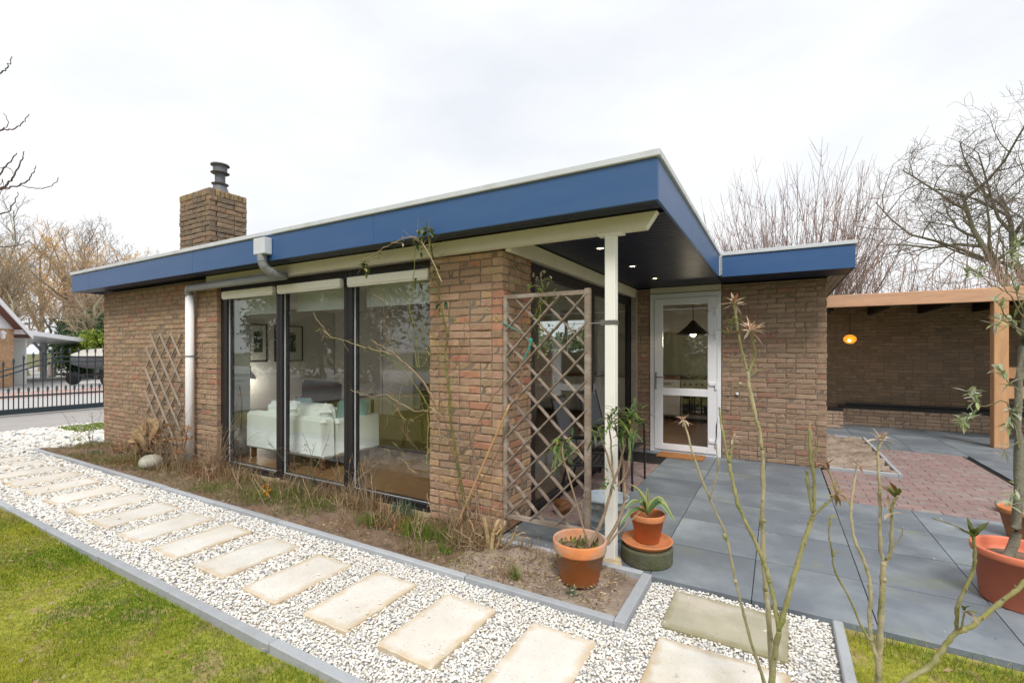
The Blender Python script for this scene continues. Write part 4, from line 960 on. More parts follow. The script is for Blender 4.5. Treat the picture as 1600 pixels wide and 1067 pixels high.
# ---- garden chairs
def garden_chair(loc, rz, label, tilt=0):
    t = thing('garden_chair', label, 'chair', loc, rz, group='garden chairs on the terrace')
    for sx in (-.27, .27):
        mb = MB(); mb.tube(smoothline([(sx, .25, 0), (sx, .24, .60), (sx, .21, .655), (sx, .1, .665), (sx, -.2, .65)], 5), .0125, 8); mb.build('leg', M['black'], t, world=False)
        mb = MB(); mb.tube([(sx, -.30, 0), (sx, -.20, .40), (sx, -.36, 1.02)], .0125, 8); mb.build('leg', M['black'], t, world=False)
        mb = MB(); mb.box(sx-.026, sx+.026, -.18, .24, .664, .684, bev=.006); mb.build('armrest', M['black'], t, world=False)
    for pq in ([(-.26, .22, .41), (-.26, -.2, .39)], [(.26, .22, .41), (.26, -.2, .39)], [(-.26, .22, .41), (.26, .22, .41)], [(-.27, -.36, 1.02), (.27, -.36, 1.02)]):
        mb = MB(); mb.tube(pq, .012, 6); mb.build('seat_frame', M['black'], t, world=False)
    for k in range(7): mb = MB(); mb.box(-.25, .25, -.17+.056*k, -.17+.056*k+.045, .405, .418, bev=.003); mb.build('seat_slat', M['black'], t, world=False)
    mb = MB(); mb.add([(-.255, -.21, .44), (.255, -.21, .44), (.255, -.352, 1.0), (-.255, -.352, 1.0), (-.255, -.218, .44), (.255, -.218, .44), (.255, -.36, 1.0), (-.255, -.36, 1.0)], [(0,1,2,3), (7,6,5,4), (0,4,5,1), (1,5,6,2), (2,6,7,3), (3,7,4,0)]); mb.build('backrest', M['sling'], t, world=False)
    return t
garden_chair((-1.60, 5.22, 0), R(-90), 'black metal garden chair nearest the terrace door, partly behind the oleander')
t = garden_chair((-1.62, 4.48, 0), R(-80), 'black garden chair with grey sling back behind the lattice trellis')
# small stone / pot behind trellis
mb = MB(); mb.blob((-1.72, 3.95, .06), (.09, .08, .07), seed=4, sub=2, flat=0); tag(mb.build('rock', M['wood_int']), 'small dark reddish stone on the terrace behind the trellis foot', 'rock')

# ================================================================ CARPORT
cp = thing('carport', 'timber carport with pine beam and dark brick back wall', 'carport', (3.0, 10.5, 0))
mb = MB(); mb.box(.56, 7.5, 9.90, 10.0, 2.262, 2.475, bev=.006); mb.build('beam', M['pine'], cp)
for x in (2.898, 7.2): mb = MB(); mb.box(x, x+.165, 9.905, 10.07, .0, 2.26, bev=.006); mb.build('post', M['pinepost'], cp)
mb = MB(); mb.box(3.07, 7.2, 10.6, 10.66, 1.05, 1.23, bev=.004); mb.build('rail', M['pinepost'], cp)
mb = MB(); mb.box(3.07, 7.2, 10.6, 10.66, .72, .92, bev=.004); mb.build('rail', M['pinepost'], cp)
mb = MB(); mb.box(.56, 7.5, 10.01, 12.0, 2.40, 2.47); mb.build('roof', M['darkwood'], cp)
for k in range(8):
    x = .8+.78*k; mb = MB(); mb.box(x, x+.07, 10.01, 11.75, 2.22, 2.398, bev=.004); mb.build('rafter', M['darkwood'], cp)
CW = []
WALLS = CW
cw1 = wallpart('wall', .5, 7.5, 11.75+IN, 11.9, 0, 2.4, parent=cp)
cw2 = wallpart('wall', 1.11, 7.5, 11.55+IN, 11.74, 0, .33, parent=cp)
cw3 = wallpart('wall', .56, 1.10-IN, 10.95+IN, 11.2, 0, .33, parent=cp)
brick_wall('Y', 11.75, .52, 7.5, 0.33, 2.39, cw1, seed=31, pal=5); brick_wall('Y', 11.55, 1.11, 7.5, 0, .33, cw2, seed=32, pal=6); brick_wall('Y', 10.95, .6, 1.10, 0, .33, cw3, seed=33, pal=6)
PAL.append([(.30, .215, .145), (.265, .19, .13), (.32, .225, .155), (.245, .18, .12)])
PAL.append([(.46, .34, .24), (.42, .31, .22), (.5, .37, .27), (.43, .31, .23)])
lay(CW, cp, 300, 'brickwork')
mb = MB(); mb.box(1.11, 7.5, 11.60, 11.74, .335, .39); mb.box(.58, 1.10, 10.97, 11.2, .335, .38); mb.tube([(1.2, 11.62, .42), (5, 11.62, .42)], .03, 8); mb.build('ledge_cover', M['black'], cp)
g_ = at(1328, 530, 9.1); t = thing('globe_lamp', 'lit amber globe lamp against the dark carport wall', 'lamp', g_)
mb = MB(); mb.blob(g_, (.108, .108, .088), sub=3, jit=0); lm = mb.build('globe', emis('amber_glow', (1, .38, .03), .55), t, smooth=True)
mb = MB(); mb.lathe((g_[0], g_[1], g_[2]), [(.109, .004), (.113, 0), (.109, -.004)], 28); mb.tube([(g_[0], g_[1], g_[2]+.08), (g_[0], g_[1], 2.24)], .006, 6); mb.build('cord', M['black'], t)
for z_ in (-.045, .045): mb = MB(); mb.lathe((g_[0], g_[1], g_[2]+z_), [(.096, .003), (.099, 0), (.096, -.003)], 28); mb.build('hoop', M['wood_int'], t)
mb = MB(); mb.blob((g_[0]-.02, g_[1]-.098, g_[2]-.03), (.03, .02, .025), sub=1, jit=0); mb.build('bulb', emis('amber_core', (1, .8, .35), 3.0), t)
plight(g_[0], g_[1]-.25, g_[2], 1.0, (1, .6, .2))
WALLS = []

# ================================================================ PLANTS
def leaf_poly(mb, p, d, L, wd, tint, droop=.3, fold=.15, up=(0, 0, 1)):
    """a blade of 3 sections along d with width wd"""
    d = np.array(d, float); d /= np.linalg.norm(d); u = np.cross(d, up)
    if np.linalg.norm(u) < .05: u = np.cross(d, (1, 0, 0))
    u /= np.linalg.norm(u); nrm = np.cross(u, d); p = np.array(p, float)
    prof = ((0, .15), (.3, .9), (.62, 1.), (1, .04)); V = []
    for t, w_ in prof:
        c = p+d*L*t-np.array((0, 0, 1))*droop*L*t*t
        V += [c-u*wd*w_/2+nrm*fold*wd*w_, c, c+u*wd*w_/2+nrm*fold*wd*w_]
    F = []
    for i in range(3): F += [(i*3, i*3+1, i*3+4, i*3+3), (i*3+1, i*3+2, i*3+5, i*3+4)]
    mb.add(V, F, tint)
def rdir(g, upb=0): v = g.normal(size=3); v[2] += upb; return v/np.linalg.norm(v)
# ---- agave
ag = thing('agave', 'variegated green and yellow agave growing in the small terracotta pot', 'plant', (ap[0], ap[1], .33))
ac_ = np.array((ap[0], ap[1], .325))
for (px, py, dz, wd, L) in ((985, 757, 0, .085, .26), (1012, 761, 0, .026, .19), (1054, 815, 0, .078, .24), (1047, 800, 0, .07, .22), (976, 795, 0, .07, .17), (1000, 786, 0, .06, .16), (968, 822, 0, .07, .16), (1036, 790, .0, .06, .15)):
    tip = np.array(at(px, py, 3.34+random.uniform(-.12, .12))); d = tip-ac_; Ln = np.linalg.norm(d)
    mid = ac_+d*.5+np.array((0, 0, .05+.02*(py > 790)+.03*(px > 1040))); q = smoothline([ac_, mid, tip], 5); mb = MB()
    D = np.gradient(q, axis=0); V = []
    n = len(q)
    for i, p in enumerate(q):
        dd = D[i]/np.linalg.norm(D[i]); u = np.cross(dd, (0, -.5, 1)); u /= np.linalg.norm(u)+1e-6; nn = np.cross(u, dd); t_ = i/(n-1); w_ = wd*(.55+.9*t_ if t_ < .4 else .95*(1-t_)**.7+.02)
        V += [p-u*w_/2+nn*w_*.2, p-u*w_*.28+nn*w_*.08, p, p+u*w_*.28+nn*w_*.08, p+u*w_/2+nn*w_*.2]
    F = []; T = []
    for i in range(n-1):
        for k in range(4): F.append((i*5+k, i*5+k+1, (i+1)*5+k+1, (i+1)*5+k)); T.append((.50, .50, .17) if k in (0, 3) else (.14, .27, .14))
    mb.add(V, F, T); o = mb.build('leaf', M['leaf'], ag)
# ---- oleander / dracaena-like shrub in the first pot
ol = thing('potted_shrub', 'leggy shrub with narrow pointed leaves growing out of the weathered pot', 'plant', (pot1[0], pot1[1], .22))
stems = [[(1.0, 935, 862), (1, 920, 850), (1, 882, 720), (1, 880, 690)], [(1, 918, 855), (1, 940, 815), (1, 962, 745), (1, 975, 700), (1, 978, 680)],
         [(1, 940, 862), (1, 972, 800), (1, 975, 745), (1, 970, 700), (1, 960, 660)], [(1, 950, 850), (1, 975, 822), (1, 1000, 800)], [(1, 965, 760), (1, 980, 735), (1, 985, 690), (1, 990, 650)], [(1, 962, 755), (1, 945, 700), (1, 935, 670)], [(1, 957, 745), (1, 955, 700), (1, 950, 650)]]
wood = MB()
for i, s_ in enumerate(stems):
    dps = np.linspace(3.02, 2.95+.12*random.random(), len(s_)); P = [at(px, py, dp_) for (_, px, py), dp_ in zip(s_, dps)]
    P = smoothline(P, 5, .002, i); wood.tube(P, np.linspace(.013 if i in (1, 2) else .008, .004, len(P)), 7, (.30, .22, .15))
wood.build('stems', M['bark'], ol)
g = np.random.default_rng(3)
heads = [(880, 690, .15, 34), (870, 705, .12, 16), (978, 668, .14, 30), (990, 655, .13, 26), (955, 650, .13, 26), (935, 668, .10, 20), (990, 640, .12, 18), (950, 745, .07, 12), (965, 640, .1, 14)]
mb = MB()
for (px, py, L, n) in heads:
    c = np.array(at(px, py, 3.0+g.normal()*.05))
    for k in range(n):
        d = rdir(g, .55); tt = (.10, .17, .045) if g.random() < .6 else ((.21, .27, .06) if g.random() < .7 else (.36, .26, .1))
        leaf_poly(mb, c+g.normal(size=3)*.02-np.array((0, 0, .04*g.random())), d, L*g.uniform(.6, 1.15), .016, np.array(tt)*g.uniform(.8, 1.2), droop=.45)
mb.build('leaves', M['leaf'], ol)
mb = MB()
for k in range(170):
    a = g.random()*6.28; r_ = g.random()**.5*.145; leaf_poly(mb, (pot1[0]+r_*math.cos(a), pot1[1]+r_*math.sin(a), .215), rdir(g, .8), .05, .012, np.array((.16, .18, .04))*g.uniform(.5, 1.6), .2)
tag(mb.build('potted_ground_cover', M['leaf']), 'low mossy weeds covering the soil of the weathered pot', 'weeds', kind='stuff')

# ---- foreground saplings
SB = (.29, .275, .125); SB2 = (.40, .35, .22)
def stem_plant(root, name, px, dep0, dep1, r0, r1, seed, tint=SB, sides=9):
    P = np.array([at(x, y, dep0+(dep1-dep0)*k/(len(px)-1)) for k, (x, y) in enumerate(px)]); P = smoothline(P, 5, .0009, seed)
    g = np.random.default_rng(seed); r = np.linspace(r0, r1, len(P)); r = r*(1+.13*g.normal(size=len(P)).clip(-.8, 2)); mb.tube(P, r, sides, np.array(tint)*g.uniform(.85, 1.15))
    for k in range(3, len(P)-2, 4):          # bud scars and side buds
        if g.random() < .7: e = rdir(g, .5)*r[k]*2.0; mb.tube([P[k]+e*.3, P[k]+e*.8, P[k]+e*1.25], [r[k]*.5, r[k]*.38, r[k]*.1], 5, (.3, .2, .12))
    return P
def bud(mb, p, n, L, wd, cols, seed, upb=1.0, droop=.1):
    g = np.random.default_rng(seed)
    if isinstance(mb, tuple):                   # (part name, thing): the cluster becomes a part of its own
        q = MB(); bud(q, p, n, L, wd, cols, seed, upb, droop); q.build(mb[0], M['leaf'], mb[1]); return
    for k in range(n): leaf_poly(mb, np.array(p)+g.normal(size=3)*.004, rdir(g, upb), L*g.uniform(.5, 1.1), wd*g.uniform(.7, 1.2), np.array(cols[g.integers(len(cols))])*g.uniform(.8, 1.2), droop, .25)
DEAD = [(.55, .40, .30), (.7, .58, .48), (.40, .20, .12), (.62, .48, .38)]
s1 = thing('foreground_sapling', 'tall bare branching sapling in front of the wing, growing from the gravel', 'sapling', at(1203, 1110, 1.72)[:2]+(0,))
mb = MB(); b0 = at(1204, 1140, 1.70)
d0, d1 = 1.70, 1.72
L_ = [([(1203, 1215), (1204, 1100), (1209, 1037), (1213, 1010), (1217, 985)], .0115, .0100, 1.73, 1.71),
      ([(1217, 985), (1210, 940), (1202, 907), (1195, 882), (1175, 835), (1155, 793), (1146, 757), (1139, 723)], .0080, .0062, 1.71, 1.78),
      ([(1139, 723), (1129, 674), (1126, 656), (1124, 636)], .0050, .0032, 1.78, 1.80), ([(1139, 723), (1143, 700), (1146, 686)], .0058, .0055, 1.78, 1.77),
      ([(1217, 985), (1230, 940), (1245, 885), (1257, 845), (1267, 815), (1272, 803)], .0088, .0068, 1.71, 1.66),
      ([(1272, 803), (1271, 740), (1266, 715), (1264, 667)], .0060, .0044, 1.66, 1.64), ([(1270, 800), (1263, 760), (1260, 735)], .0052, .0048, 1.66, 1.68), ([(1266, 728), (1275, 700), (1278, 690)], .0022, .0016, 1.65, 1.62),
      ([(1270, 805), (1285, 792), (1300, 779), (1308, 771)], .0044, .0036, 1.66, 1.60), ([(1308, 771), (1300, 750), (1290, 727)], .0030, .0022, 1.60, 1.60),
      ([(1203, 1090), (1205, 1035), (1200, 950), (1196, 920), (1191, 815), (1193, 760), (1191, 703)], .0095, .0075, 1.76, 1.86),
      ([(1191, 703), (1186, 672), (1182, 655), (1172, 610), (1168, 580)], .0066, .0068, 1.86, 1.88), ([(1168, 580), (1157, 540), (1152, 507), (1149, 490), (1147, 472)], .0062, .0040, 1.88, 1.90),
      ([(1167, 590), (1177, 562), (1179, 548), (1176, 532), (1173, 517)], .0050, .0036, 1.88, 1.84), ([(1170, 590), (1182, 580), (1192, 577)], .0022, .0012, 1.88, 1.86)]
for i, (px, r0, r1, a, b) in enumerate(L_): stem_plant(s1, '', px, a, b, r0, r1, 50+i, SB if i not in (10, 11) else SB2)
for (x, y, dp_) in ((1193, 813, 1.80), (1196, 921, 1.77), (1202, 907, 1.73), (1157, 600, 1.9), (1175, 835, 1.75)): mb.blob(at(x, y, dp_), (.009, .009, .008), SB, sub=1, seed=int(x))
mb.build('branches', M['stem'], s1, smooth=True)
mb = ('flower_head', s1); bud(mb, at(1147, 474, 1.9), 18, .06, .012, DEAD, 1, .7); bud(mb, at(1173, 516, 1.84), 30, .07, .010, DEAD, 2, .7); bud(mb, at(1147, 500, 1.9), 8, .05, .014, [(.2, .24, .06)], 4, .3); bud(mb, at(1146, 684, 1.77), 8, .045, .007, DEAD, 5, .8); bud(mb, at(1139, 520, 1.9), 3, .06, .012, [(.25, .13, .06), (.2, .24, .06)], 14, .3)
bud(mb, at(1264, 667, 1.64), 5, .035, .008, DEAD, 6, .7); q_ = MB(); leaf_poly(q_, at(1263, 668, 1.64), np.array(at(1241, 656, 1.64))-np.array(at(1263, 668, 1.64)), .055, .007, (.6, .45, .38), 0); q_.build('leaf', M['leaf'], s1); bud(mb, at(1290, 727, 1.6), 6, .06, .010, [(.16, .05, .035), (.22, .09, .05)], 8, 1.2); bud(mb, at(1308, 770, 1.6), 12, .06, .010, [(.3, .2, .09), (.36, .3, .1), (.5, .3, .25)], 9, .6)
s2 = thing('foreground_sapling', 'slender pale sapling leaning left with one dead flower head, left of the tall branching sapling', 'sapling', at(1190, 1110, 1.80)[:2]+(0,))
mb = MB()
for i, (px, r0, r1, a, b) in enumerate([([(1212, 1190), (1194, 1067), (1176, 1012), (1160, 950), (1149, 907), (1134, 837), (1109, 779), (1084, 713), (1072, 669), (1067, 655)], .0066, .0036, 1.85, 2.0), ([(1109, 779), (1122, 730), (1119, 700), (1118, 675)], .0034, .0016, 1.93, 1.9)]): stem_plant(s2, '', px, a, b, r0, r1, 80+i, SB2)
mb.blob(at(1149, 908, 1.9), (.008, .008, .008), SB2, sub=1); mb.blob(at(1132, 838, 1.92), (.008, .008, .012), SB2, sub=1)
mb.build('branches', M['stem'], s2, smooth=True); bud(('flower_head', s2), at(1068, 657, 2.0), 18, .055, .008, DEAD, 21, .6); mb = MB(); leaf_poly(mb, at(1119, 690, 1.9), np.array(at(1121, 655, 1.9))-np.array(at(1119, 690, 1.9)), .10, .014, (.09, .07, .06), 0); mb.build('leaf', M['leaf'], s2)
s3 = thing('foreground_sapling', 'pale many-stemmed sapling with leafy tips growing in the grass right of the path', 'sapling', at(1374, 1110, 1.80)[:2]+(0,))
mb = MB()
L_ = [([(1372, 1160), (1372, 1067), (1375, 995), (1378, 940), (1379, 907), (1381, 877)], .0105, .0095, 1.80, 1.80), ([(1381, 877), (1377, 862), (1375, 825), (1375, 790), (1373, 740), (1372, 705), (1376, 690)], .0068, .0044, 1.80, 1.84),
      ([(1381, 880), (1390, 867), (1393, 835), (1394, 795), (1398, 782), (1403, 774)], .0075, .0038, 1.80, 1.76), ([(1384, 873), (1398, 852), (1408, 838), (1411, 824)], .0030, .0016, 1.79, 1.74),
      ([(1375, 1085), (1372, 1037), (1362, 1005), (1359, 975), (1360, 917), (1350, 877), (1335, 842), (1330, 800), (1333, 765), (1336, 745), (1339, 725)], .0085, .0028, 1.78, 1.86), ([(1331, 795), (1322, 778), (1313, 764)], .0026, .0018, 1.86, 1.88),
      ([(1362, 1000), (1352, 990), (1325, 930), (1305, 892), (1300, 860), (1295, 832), (1298, 812)], .0050, .0024, 1.78, 1.70), ([(1302, 868), (1306, 862), (1309, 860)], .0026, .0022, 1.71, 1.70)]
for i, (px, r0, r1, a, b) in enumerate(L_): stem_plant(s3, '', px, a, b, r0, r1, 100+i, SB2 if i != 6 else SB)
mb.blob(at(1359, 917, 1.82), (.009, .009, .010), SB2, sub=1); mb.blob(at(1380, 905, 1.80), (.012, .012, .010), SB2, sub=1)
mb.build('branches', M['stem'], s3, smooth=True); mb = ('leaf_cluster', s3)
bud(mb, at(1376, 688, 1.84), 14, .075, .016, DEAD+[(.5, .45, .4)], 31, .7); bud(mb, at(1339, 727, 1.86), 7, .04, .009, DEAD, 32, .6); bud(mb, at(1400, 778, 1.77), 8, .075, .020, [(.26, .12, .05), (.14, .17, .04), (.40, .30, .16), (.22, .14, .05)], 33, 1.0); bud(mb, at(1390, 800, 1.77), 5, .08, .014, [(.2, .22, .06), (.5, .4, .3)], 35, .5); bud(mb, at(1298, 815, 1.7), 4, .035, .008, [(.3, .28, .12)], 34, .7)
s4 = thing('foreground_sapling', 'thick green branch rising to the right edge in front of the orange plastic pot', 'sapling', at(1400, 1130, 1.55)[:2]+(0,))
mb = MB()
L_ = [([(1385, 1190), (1396, 1100), (1412, 1065), (1450, 1042), (1475, 1010), (1495, 987), (1515, 980), (1537, 962), (1575, 932), (1600, 910), (1650, 870)], .0092, .0062, 1.55, 1.50),
      ([(1495, 987), (1496, 950), (1505, 925), (1521, 892), (1523, 865), (1521, 845), (1519, 834)], .0055, .0046, 1.53, 1.50), ([(1502, 983), (1505, 965), (1506, 955)], .0030, .0024, 1.52, 1.5)]
for i, (px, r0, r1, a, b) in enumerate(L_): stem_plant(s4, '', px, a, b, r0, r1, 120+i, (.25, .235, .09))
mb.tube(smoothline([at(1518, 836, 1.5), at(1495, 822, 1.5), at(1457, 809, 1.5)], 4), [.0022]*9, 5, (.12, .09, .06))
mb.build('branches', M['stem'], s4, smooth=True); mb = ('leaf_cluster', s4); bud(mb, at(1520, 838, 1.5), 9, .065, .018, [(.13, .16, .05), (.2, .22, .06), (.3, .32, .15)], 41, .9); bud(mb, at(1507, 955, 1.5), 6, .05, .015, [(.16, .18, .05), (.4, .33, .25)], 42, .9); q_ = MB(); leaf_poly(q_, at(1520, 836, 1.5), np.array(at(1547, 817, 1.5))-np.array(at(1520, 836, 1.5)), .065, .022, (.12, .13, .05), -.1); q_.build('leaf', M['leaf'], s4)

# ---- olive tree in the big pot
ot = thing('olive_tree', 'young olive tree with silvery leaves in the big orange pot', 'tree', (opc[0], opc[1], .32))
mb = MB(); OD = 2.77
tk = smoothline([at(1567, 885, OD), at(1584, 850, OD), at(1590, 800, OD), at(1592, 700, OD), at(1590, 640, OD), at(1596, 560, OD), at(1604, 480, OD), at(1606, 400, OD), at(1600, 340, OD)], 5, .003, 2); mb.tube(tk, np.linspace(.028, .009, len(tk)), 10, (.21, .20, .155)); mb.build('trunk', M['bark'], ot, smooth=True)
mb = MB(); lf = MB(); g = np.random.default_rng(17)
OLV = [(.34, .40, .24), (.46, .50, .36), (.24, .30, .13), (.60, .62, .50), (.38, .43, .20)]
def olive_branch(px, dep, r, n, spread=1.):
    P = smoothline([at(x, y, d_) for (x, y), d_ in zip(px, np.linspace(dep, dep+spread*g.uniform(-.25, .2), len(px)))], 5, .003, int(px[0][1])); mb.tube(P, np.linspace(r, .0018, len(P)), 5, (.22, .2, .12))
    k = 0
    for i in range(2, len(P)):
        for q in range(n if i % 2 else n-1):
            d = P[i]-P[i-1]; d = d/np.linalg.norm(d)*.6+rdir(g, .15); leaf_poly(lf, P[i]+g.normal(size=3)*.004, d, g.uniform(.045, .075), .017, np.array(OLV[g.integers(5)])*g.uniform(.8, 1.15), .1, .2)
for px, r, n in (([(1592, 700), (1575, 630), (1548, 632), (1525, 640), (1513, 655)], .005, 0), ([(1525, 640), (1514, 652), (1505, 660)], .002, 4), ([(1535, 634), (1522, 622), (1515, 610)], .002, 3), ([(1590, 610), (1570, 590), (1558, 575)], .004, 3), ([(1598, 520), (1570, 490), (1555, 470)], .005, 3), ([(1600, 500), (1585, 470), (1560, 440)], .005, 0), ([(1600, 520), (1570, 500), (1550, 505)], .004, 3), ([(1606, 500), (1590, 460), (1580, 430), (1588, 400)], .004, 3),
                 ([(1600, 460), (1560, 450), (1510, 415), (1470, 395)], .0035, 0), ([(1540, 432), (1525, 425), (1512, 428)], .002, 3), ([(1604, 420), (1580, 400), (1590, 375)], .003, 3), ([(1596, 650), (1582, 640), (1575, 665)], .003, 3), ([(1592, 690), (1575, 700), (1565, 715)], .003, 1), ([(1592, 760), (1583, 775), (1578, 790)], .003, 2), ([(1604, 560), (1620, 500), (1640, 450)], .006, 4), ([(1604, 480), (1650, 420), (1660, 360)], .005, 4), ([(1606, 600), (1630, 580), (1660, 560)], .004, 4)):
    olive_branch(px, OD-.02, r, n)
# hanging whitish top leaves
mb.build('twigs', M['bark'], ot); lf.build('crown', M['leaf'], ot)

# ---- climbing rose on the pillar
cr_ = thing('climbing_rose', 'bare climbing rose with long green canes over the brick pillar and window', 'climbing plant', (-2.35, 3.1, 0))
mb = MB(); GC = (.17, .17, .05); BC = (.24, .15, .09)
canes = [([(733, 838), (727, 815), (721, 755), (712, 716), (704, 650), (700, 596), (695, 560), (700, 520), (692, 497), (685, 452), (678, 410), (672, 375)], 3.14, .013, .006, GC),
 ([(672, 400), (671, 380), (669, 360), (668, 350)], 2.89, .006, .003, GC), ([(690, 440), (672, 400), (655, 375), (645, 371), (625, 375), (605, 385), (580, 400), (565, 410)], 2.87, .005, .0025, (.36, .28, .18)), ([(645, 374), (648, 395), (645, 440), (642, 470), (638, 480)], 2.90, .004, .0025, GC), ([(639, 480), (648, 510), (652, 545), (655, 575)], 3.05, .0045, .004, GC),
 ([(690, 690), (675, 620), (652, 585), (630, 565), (612, 550), (595, 540), (580, 530)], 3.02, .010, .004, (.28, .2, .12)), ([(612, 553), (580, 545), (560, 540), (537, 532), (515, 525), (502, 514), (493, 518)], 2.98, .005, .0025, (.3, .26, .12)), ([(515, 525), (500, 505), (490, 487)], 2.96, .003, .002, (.4, .3, .2)),
 ([(675, 640), (650, 605), (627, 575), (595, 552), (560, 541)], 3.0, .005, .0025, GC), ([(690, 650), (677, 642), (652, 642), (625, 630), (602, 616), (585, 620), (562, 615), (547, 609)], 3.0, .006, .0022, (.34, .27, .16)),
 ([(604, 540), (604, 527), (601, 497), (597, 458)], 3.0, .003, .0016, BC), ([(618, 552), (612, 530), (613, 500)], 3.0, .003, .0016, GC), ([(655, 575), (668, 560), (665, 540), (650, 528), (640, 520)], 3.05, .003, .0016, GC), ([(652, 585), (670, 575), (672, 545), (662, 520), (656, 500)], 3.05, .0035, .0016, GC),
 ([(700, 590), (712, 570), (722, 545), (725, 520), (724, 470)], 3.12, .0035, .0016, BC), ([(745, 475), (770, 490), (782, 505)], 3.15, .0025, .0015, BC), ([(668, 640), (668, 700), (666, 725)], 2.98, .0035, .0025, (.3, .28, .08)), ([(712, 716), (700, 680), (692, 640), (684, 600)], 3.1, .005, .002, BC), ([(712, 716), (735, 690), (748, 660), (765, 628), (785, 600), (820, 560)], 3.08, .006, .003, BC),
 ([(730, 820), (715, 780), (690, 745), (672, 730)], 3.08, .004, .002, BC), ([(727, 815), (718, 790), (712, 770), (735, 730), (762, 700)], 3.1, .005, .003, BC), ([(745, 790), (742, 730), (738, 690), (735, 660)], 3.16, .010, .006, (.26, .2, .15)), ([(735, 700), (720, 690), (712, 670)], 3.15, .006, .003, (.26, .2, .15)), ([(700, 596), (715, 600), (725, 640), (728, 655)], 3.1, .002, .0012, BC), ([(676, 580), (690, 560), (680, 530), (672, 510)], 3.08, .002, .0012, GC)]
for i, (px, y_, r0, r1, t_) in enumerate(canes):
    P = smoothline([aty(x, y, y_+.02*math.sin(i*2+k)) for k, (x, y) in enumerate(px)], 5, .004, i); mb.tube(P, np.linspace(r0, r1, len(P)), 6, t_)
    g = np.random.default_rng(i)
    for k in range(2, len(P)-1, 2):
        d = rdir(g, .5)*g.uniform(.03, .17); mb.tube([P[k], P[k]+d*.6, P[k]+d+g.normal(size=3)*.01], [.0018, .0014, .001], 4, t_)
g = np.random.default_rng(333)
for k in range(46):          # tangle of thin side shoots
    px, py = g.uniform(600, 700), g.uniform(480, 740); y_ = g.uniform(2.96, 3.16); p = np.array(aty(px, py, y_)); d = rdir(g, .5); d[1] *= .3; Q = [p]; st_ = g.uniform(.02, .055)
    for q in range(7):
        d = d+g.normal(size=3)*np.array((.35, .12, .35)); d /= np.linalg.norm(d); Q.append(Q[-1]+d*st_); Q[-1][1] = min(Q[-1][1], 3.2)
    c_ = (GC, BC, (.36, .30, .14))[k % 3]; mb.tube(Q, np.linspace(.0028, .0012, 8), 4, c_)
    for q in range(3): i_ = g.integers(2, 7); e = rdir(g, .3)*g.uniform(.02, .06); mb.tube([Q[i_], Q[i_]+e], [.0016, .001], 4, c_)
mb.build('canes', M['bark'], cr_)
mb = MB(); g = np.random.default_rng(4)
RL = [(.07, .12, .03), (.12, .17, .05), (.045, .08, .025), (.28, .26, .1)]
for (px, py, n, s_) in ((668, 360, 14, .07), (655, 372, 10, .06), (660, 385, 6, .05), (570, 412, 10, .06), (572, 420, 5, .07), (680, 415, 5, .06), (683, 430, 4, .06), (650, 440, 5, .07), (686, 475, 3, .07), (698, 472, 2, .07), (705, 495, 3, .07), (685, 495, 3, .07), (675, 450, 4, .05), (640, 460, 2, .05), (613, 383, 5, .03), (590, 395, 5, .03), (628, 375, 3, .03)):
    c = np.array(aty(px, py, 2.88 if py < 415 else 3.05))
    for k in range(n): tt = RL[g.integers(4)] if py > 375 or px > 640 else (.5, .4, .25); leaf_poly(mb, c+g.normal(size=3)*.018, rdir(g, -.2), s_*g.uniform(.6, 1), s_*.45, np.array(tt)*g.uniform(.8, 1.3), .3)
for k in range(150):
    px = g.uniform(585, 780); py = g.uniform(470, 800); c = aty(px, py, 3.03); leaf_poly(mb, c, rdir(g), .018, .008, (.25, .27, .06), .1)
mb.build('leaves', M['leaf'], cr_)
# clematis on the trellis
cm = thing('clematis', 'thin green climber twining up the lattice trellis', 'climbing plant', (-1.8, 3.2, .1)); mb = MB(); lf = MB(); g = np.random.default_rng(9)
for i, px in enumerate(([(712, 815), (760, 740), (800, 650), (815, 590), (812, 565)], [(840, 560), (848, 520), (842, 480), (848, 455), (845, 425)], [(800, 530), (830, 500), (850, 470), (870, 452)], [(848, 455), (835, 445), (825, 455)], [(845, 440), (855, 435), (865, 440)], [(795, 445), (810, 430), (803, 415)])):
    P = smoothline([aty(x, y, 3.17) for x, y in px], 6, .006, i); mb.tube(P, [.0045 if i == 0 else .0022]*len(P), 5, (.26, .17, .1) if i == 0 else (.25, .24, .08))
for (px, py, n, c_) in ((850, 455, 14, 0), (862, 470, 9, 0), (845, 490, 9, 0), (838, 505, 8, 0), (852, 515, 8, 0), (868, 510, 8, 0), (842, 540, 7, 0), (835, 555, 7, 0), (850, 545, 6, 0), (802, 555, 6, 0), (845, 425, 4, 1), (838, 432, 5, 1), (860, 438, 4, 1), (790, 447, 4, 1), (825, 450, 3, 0), (848, 478, 8, 0)):
    for k in range(n): c = np.array(aty(px+g.normal()*6, py+g.normal()*6, 3.17+g.random()*.1)); leaf_poly(lf, c, rdir(g, -.2), .04*g.uniform(.5, 1.1), .02, np.array((.14, .21, .05) if c_ == 0 else (.45, .38, .25))*g.uniform(.7, 1.4), .3)
mb.build('stems', M['bark'], cm); lf.build('leaves', M['leaf'], cm)
mb = MB(); a, b = np.array(aty(706, 838, 2.98)), np.array(aty(796, 632, 3.12)); P = np.array([a+(b-a)*t_ for t_ in np.linspace(0, 1, 19)]); mb.tube(P, [.0085 if k % 3 else .0105 for k in range(19)], 8, (1, 1, 1)); tag(mb.build('bamboo_cane', M['cane'], smooth=True), 'tan bamboo cane leaning against the trellis beside the pillar', 'cane')

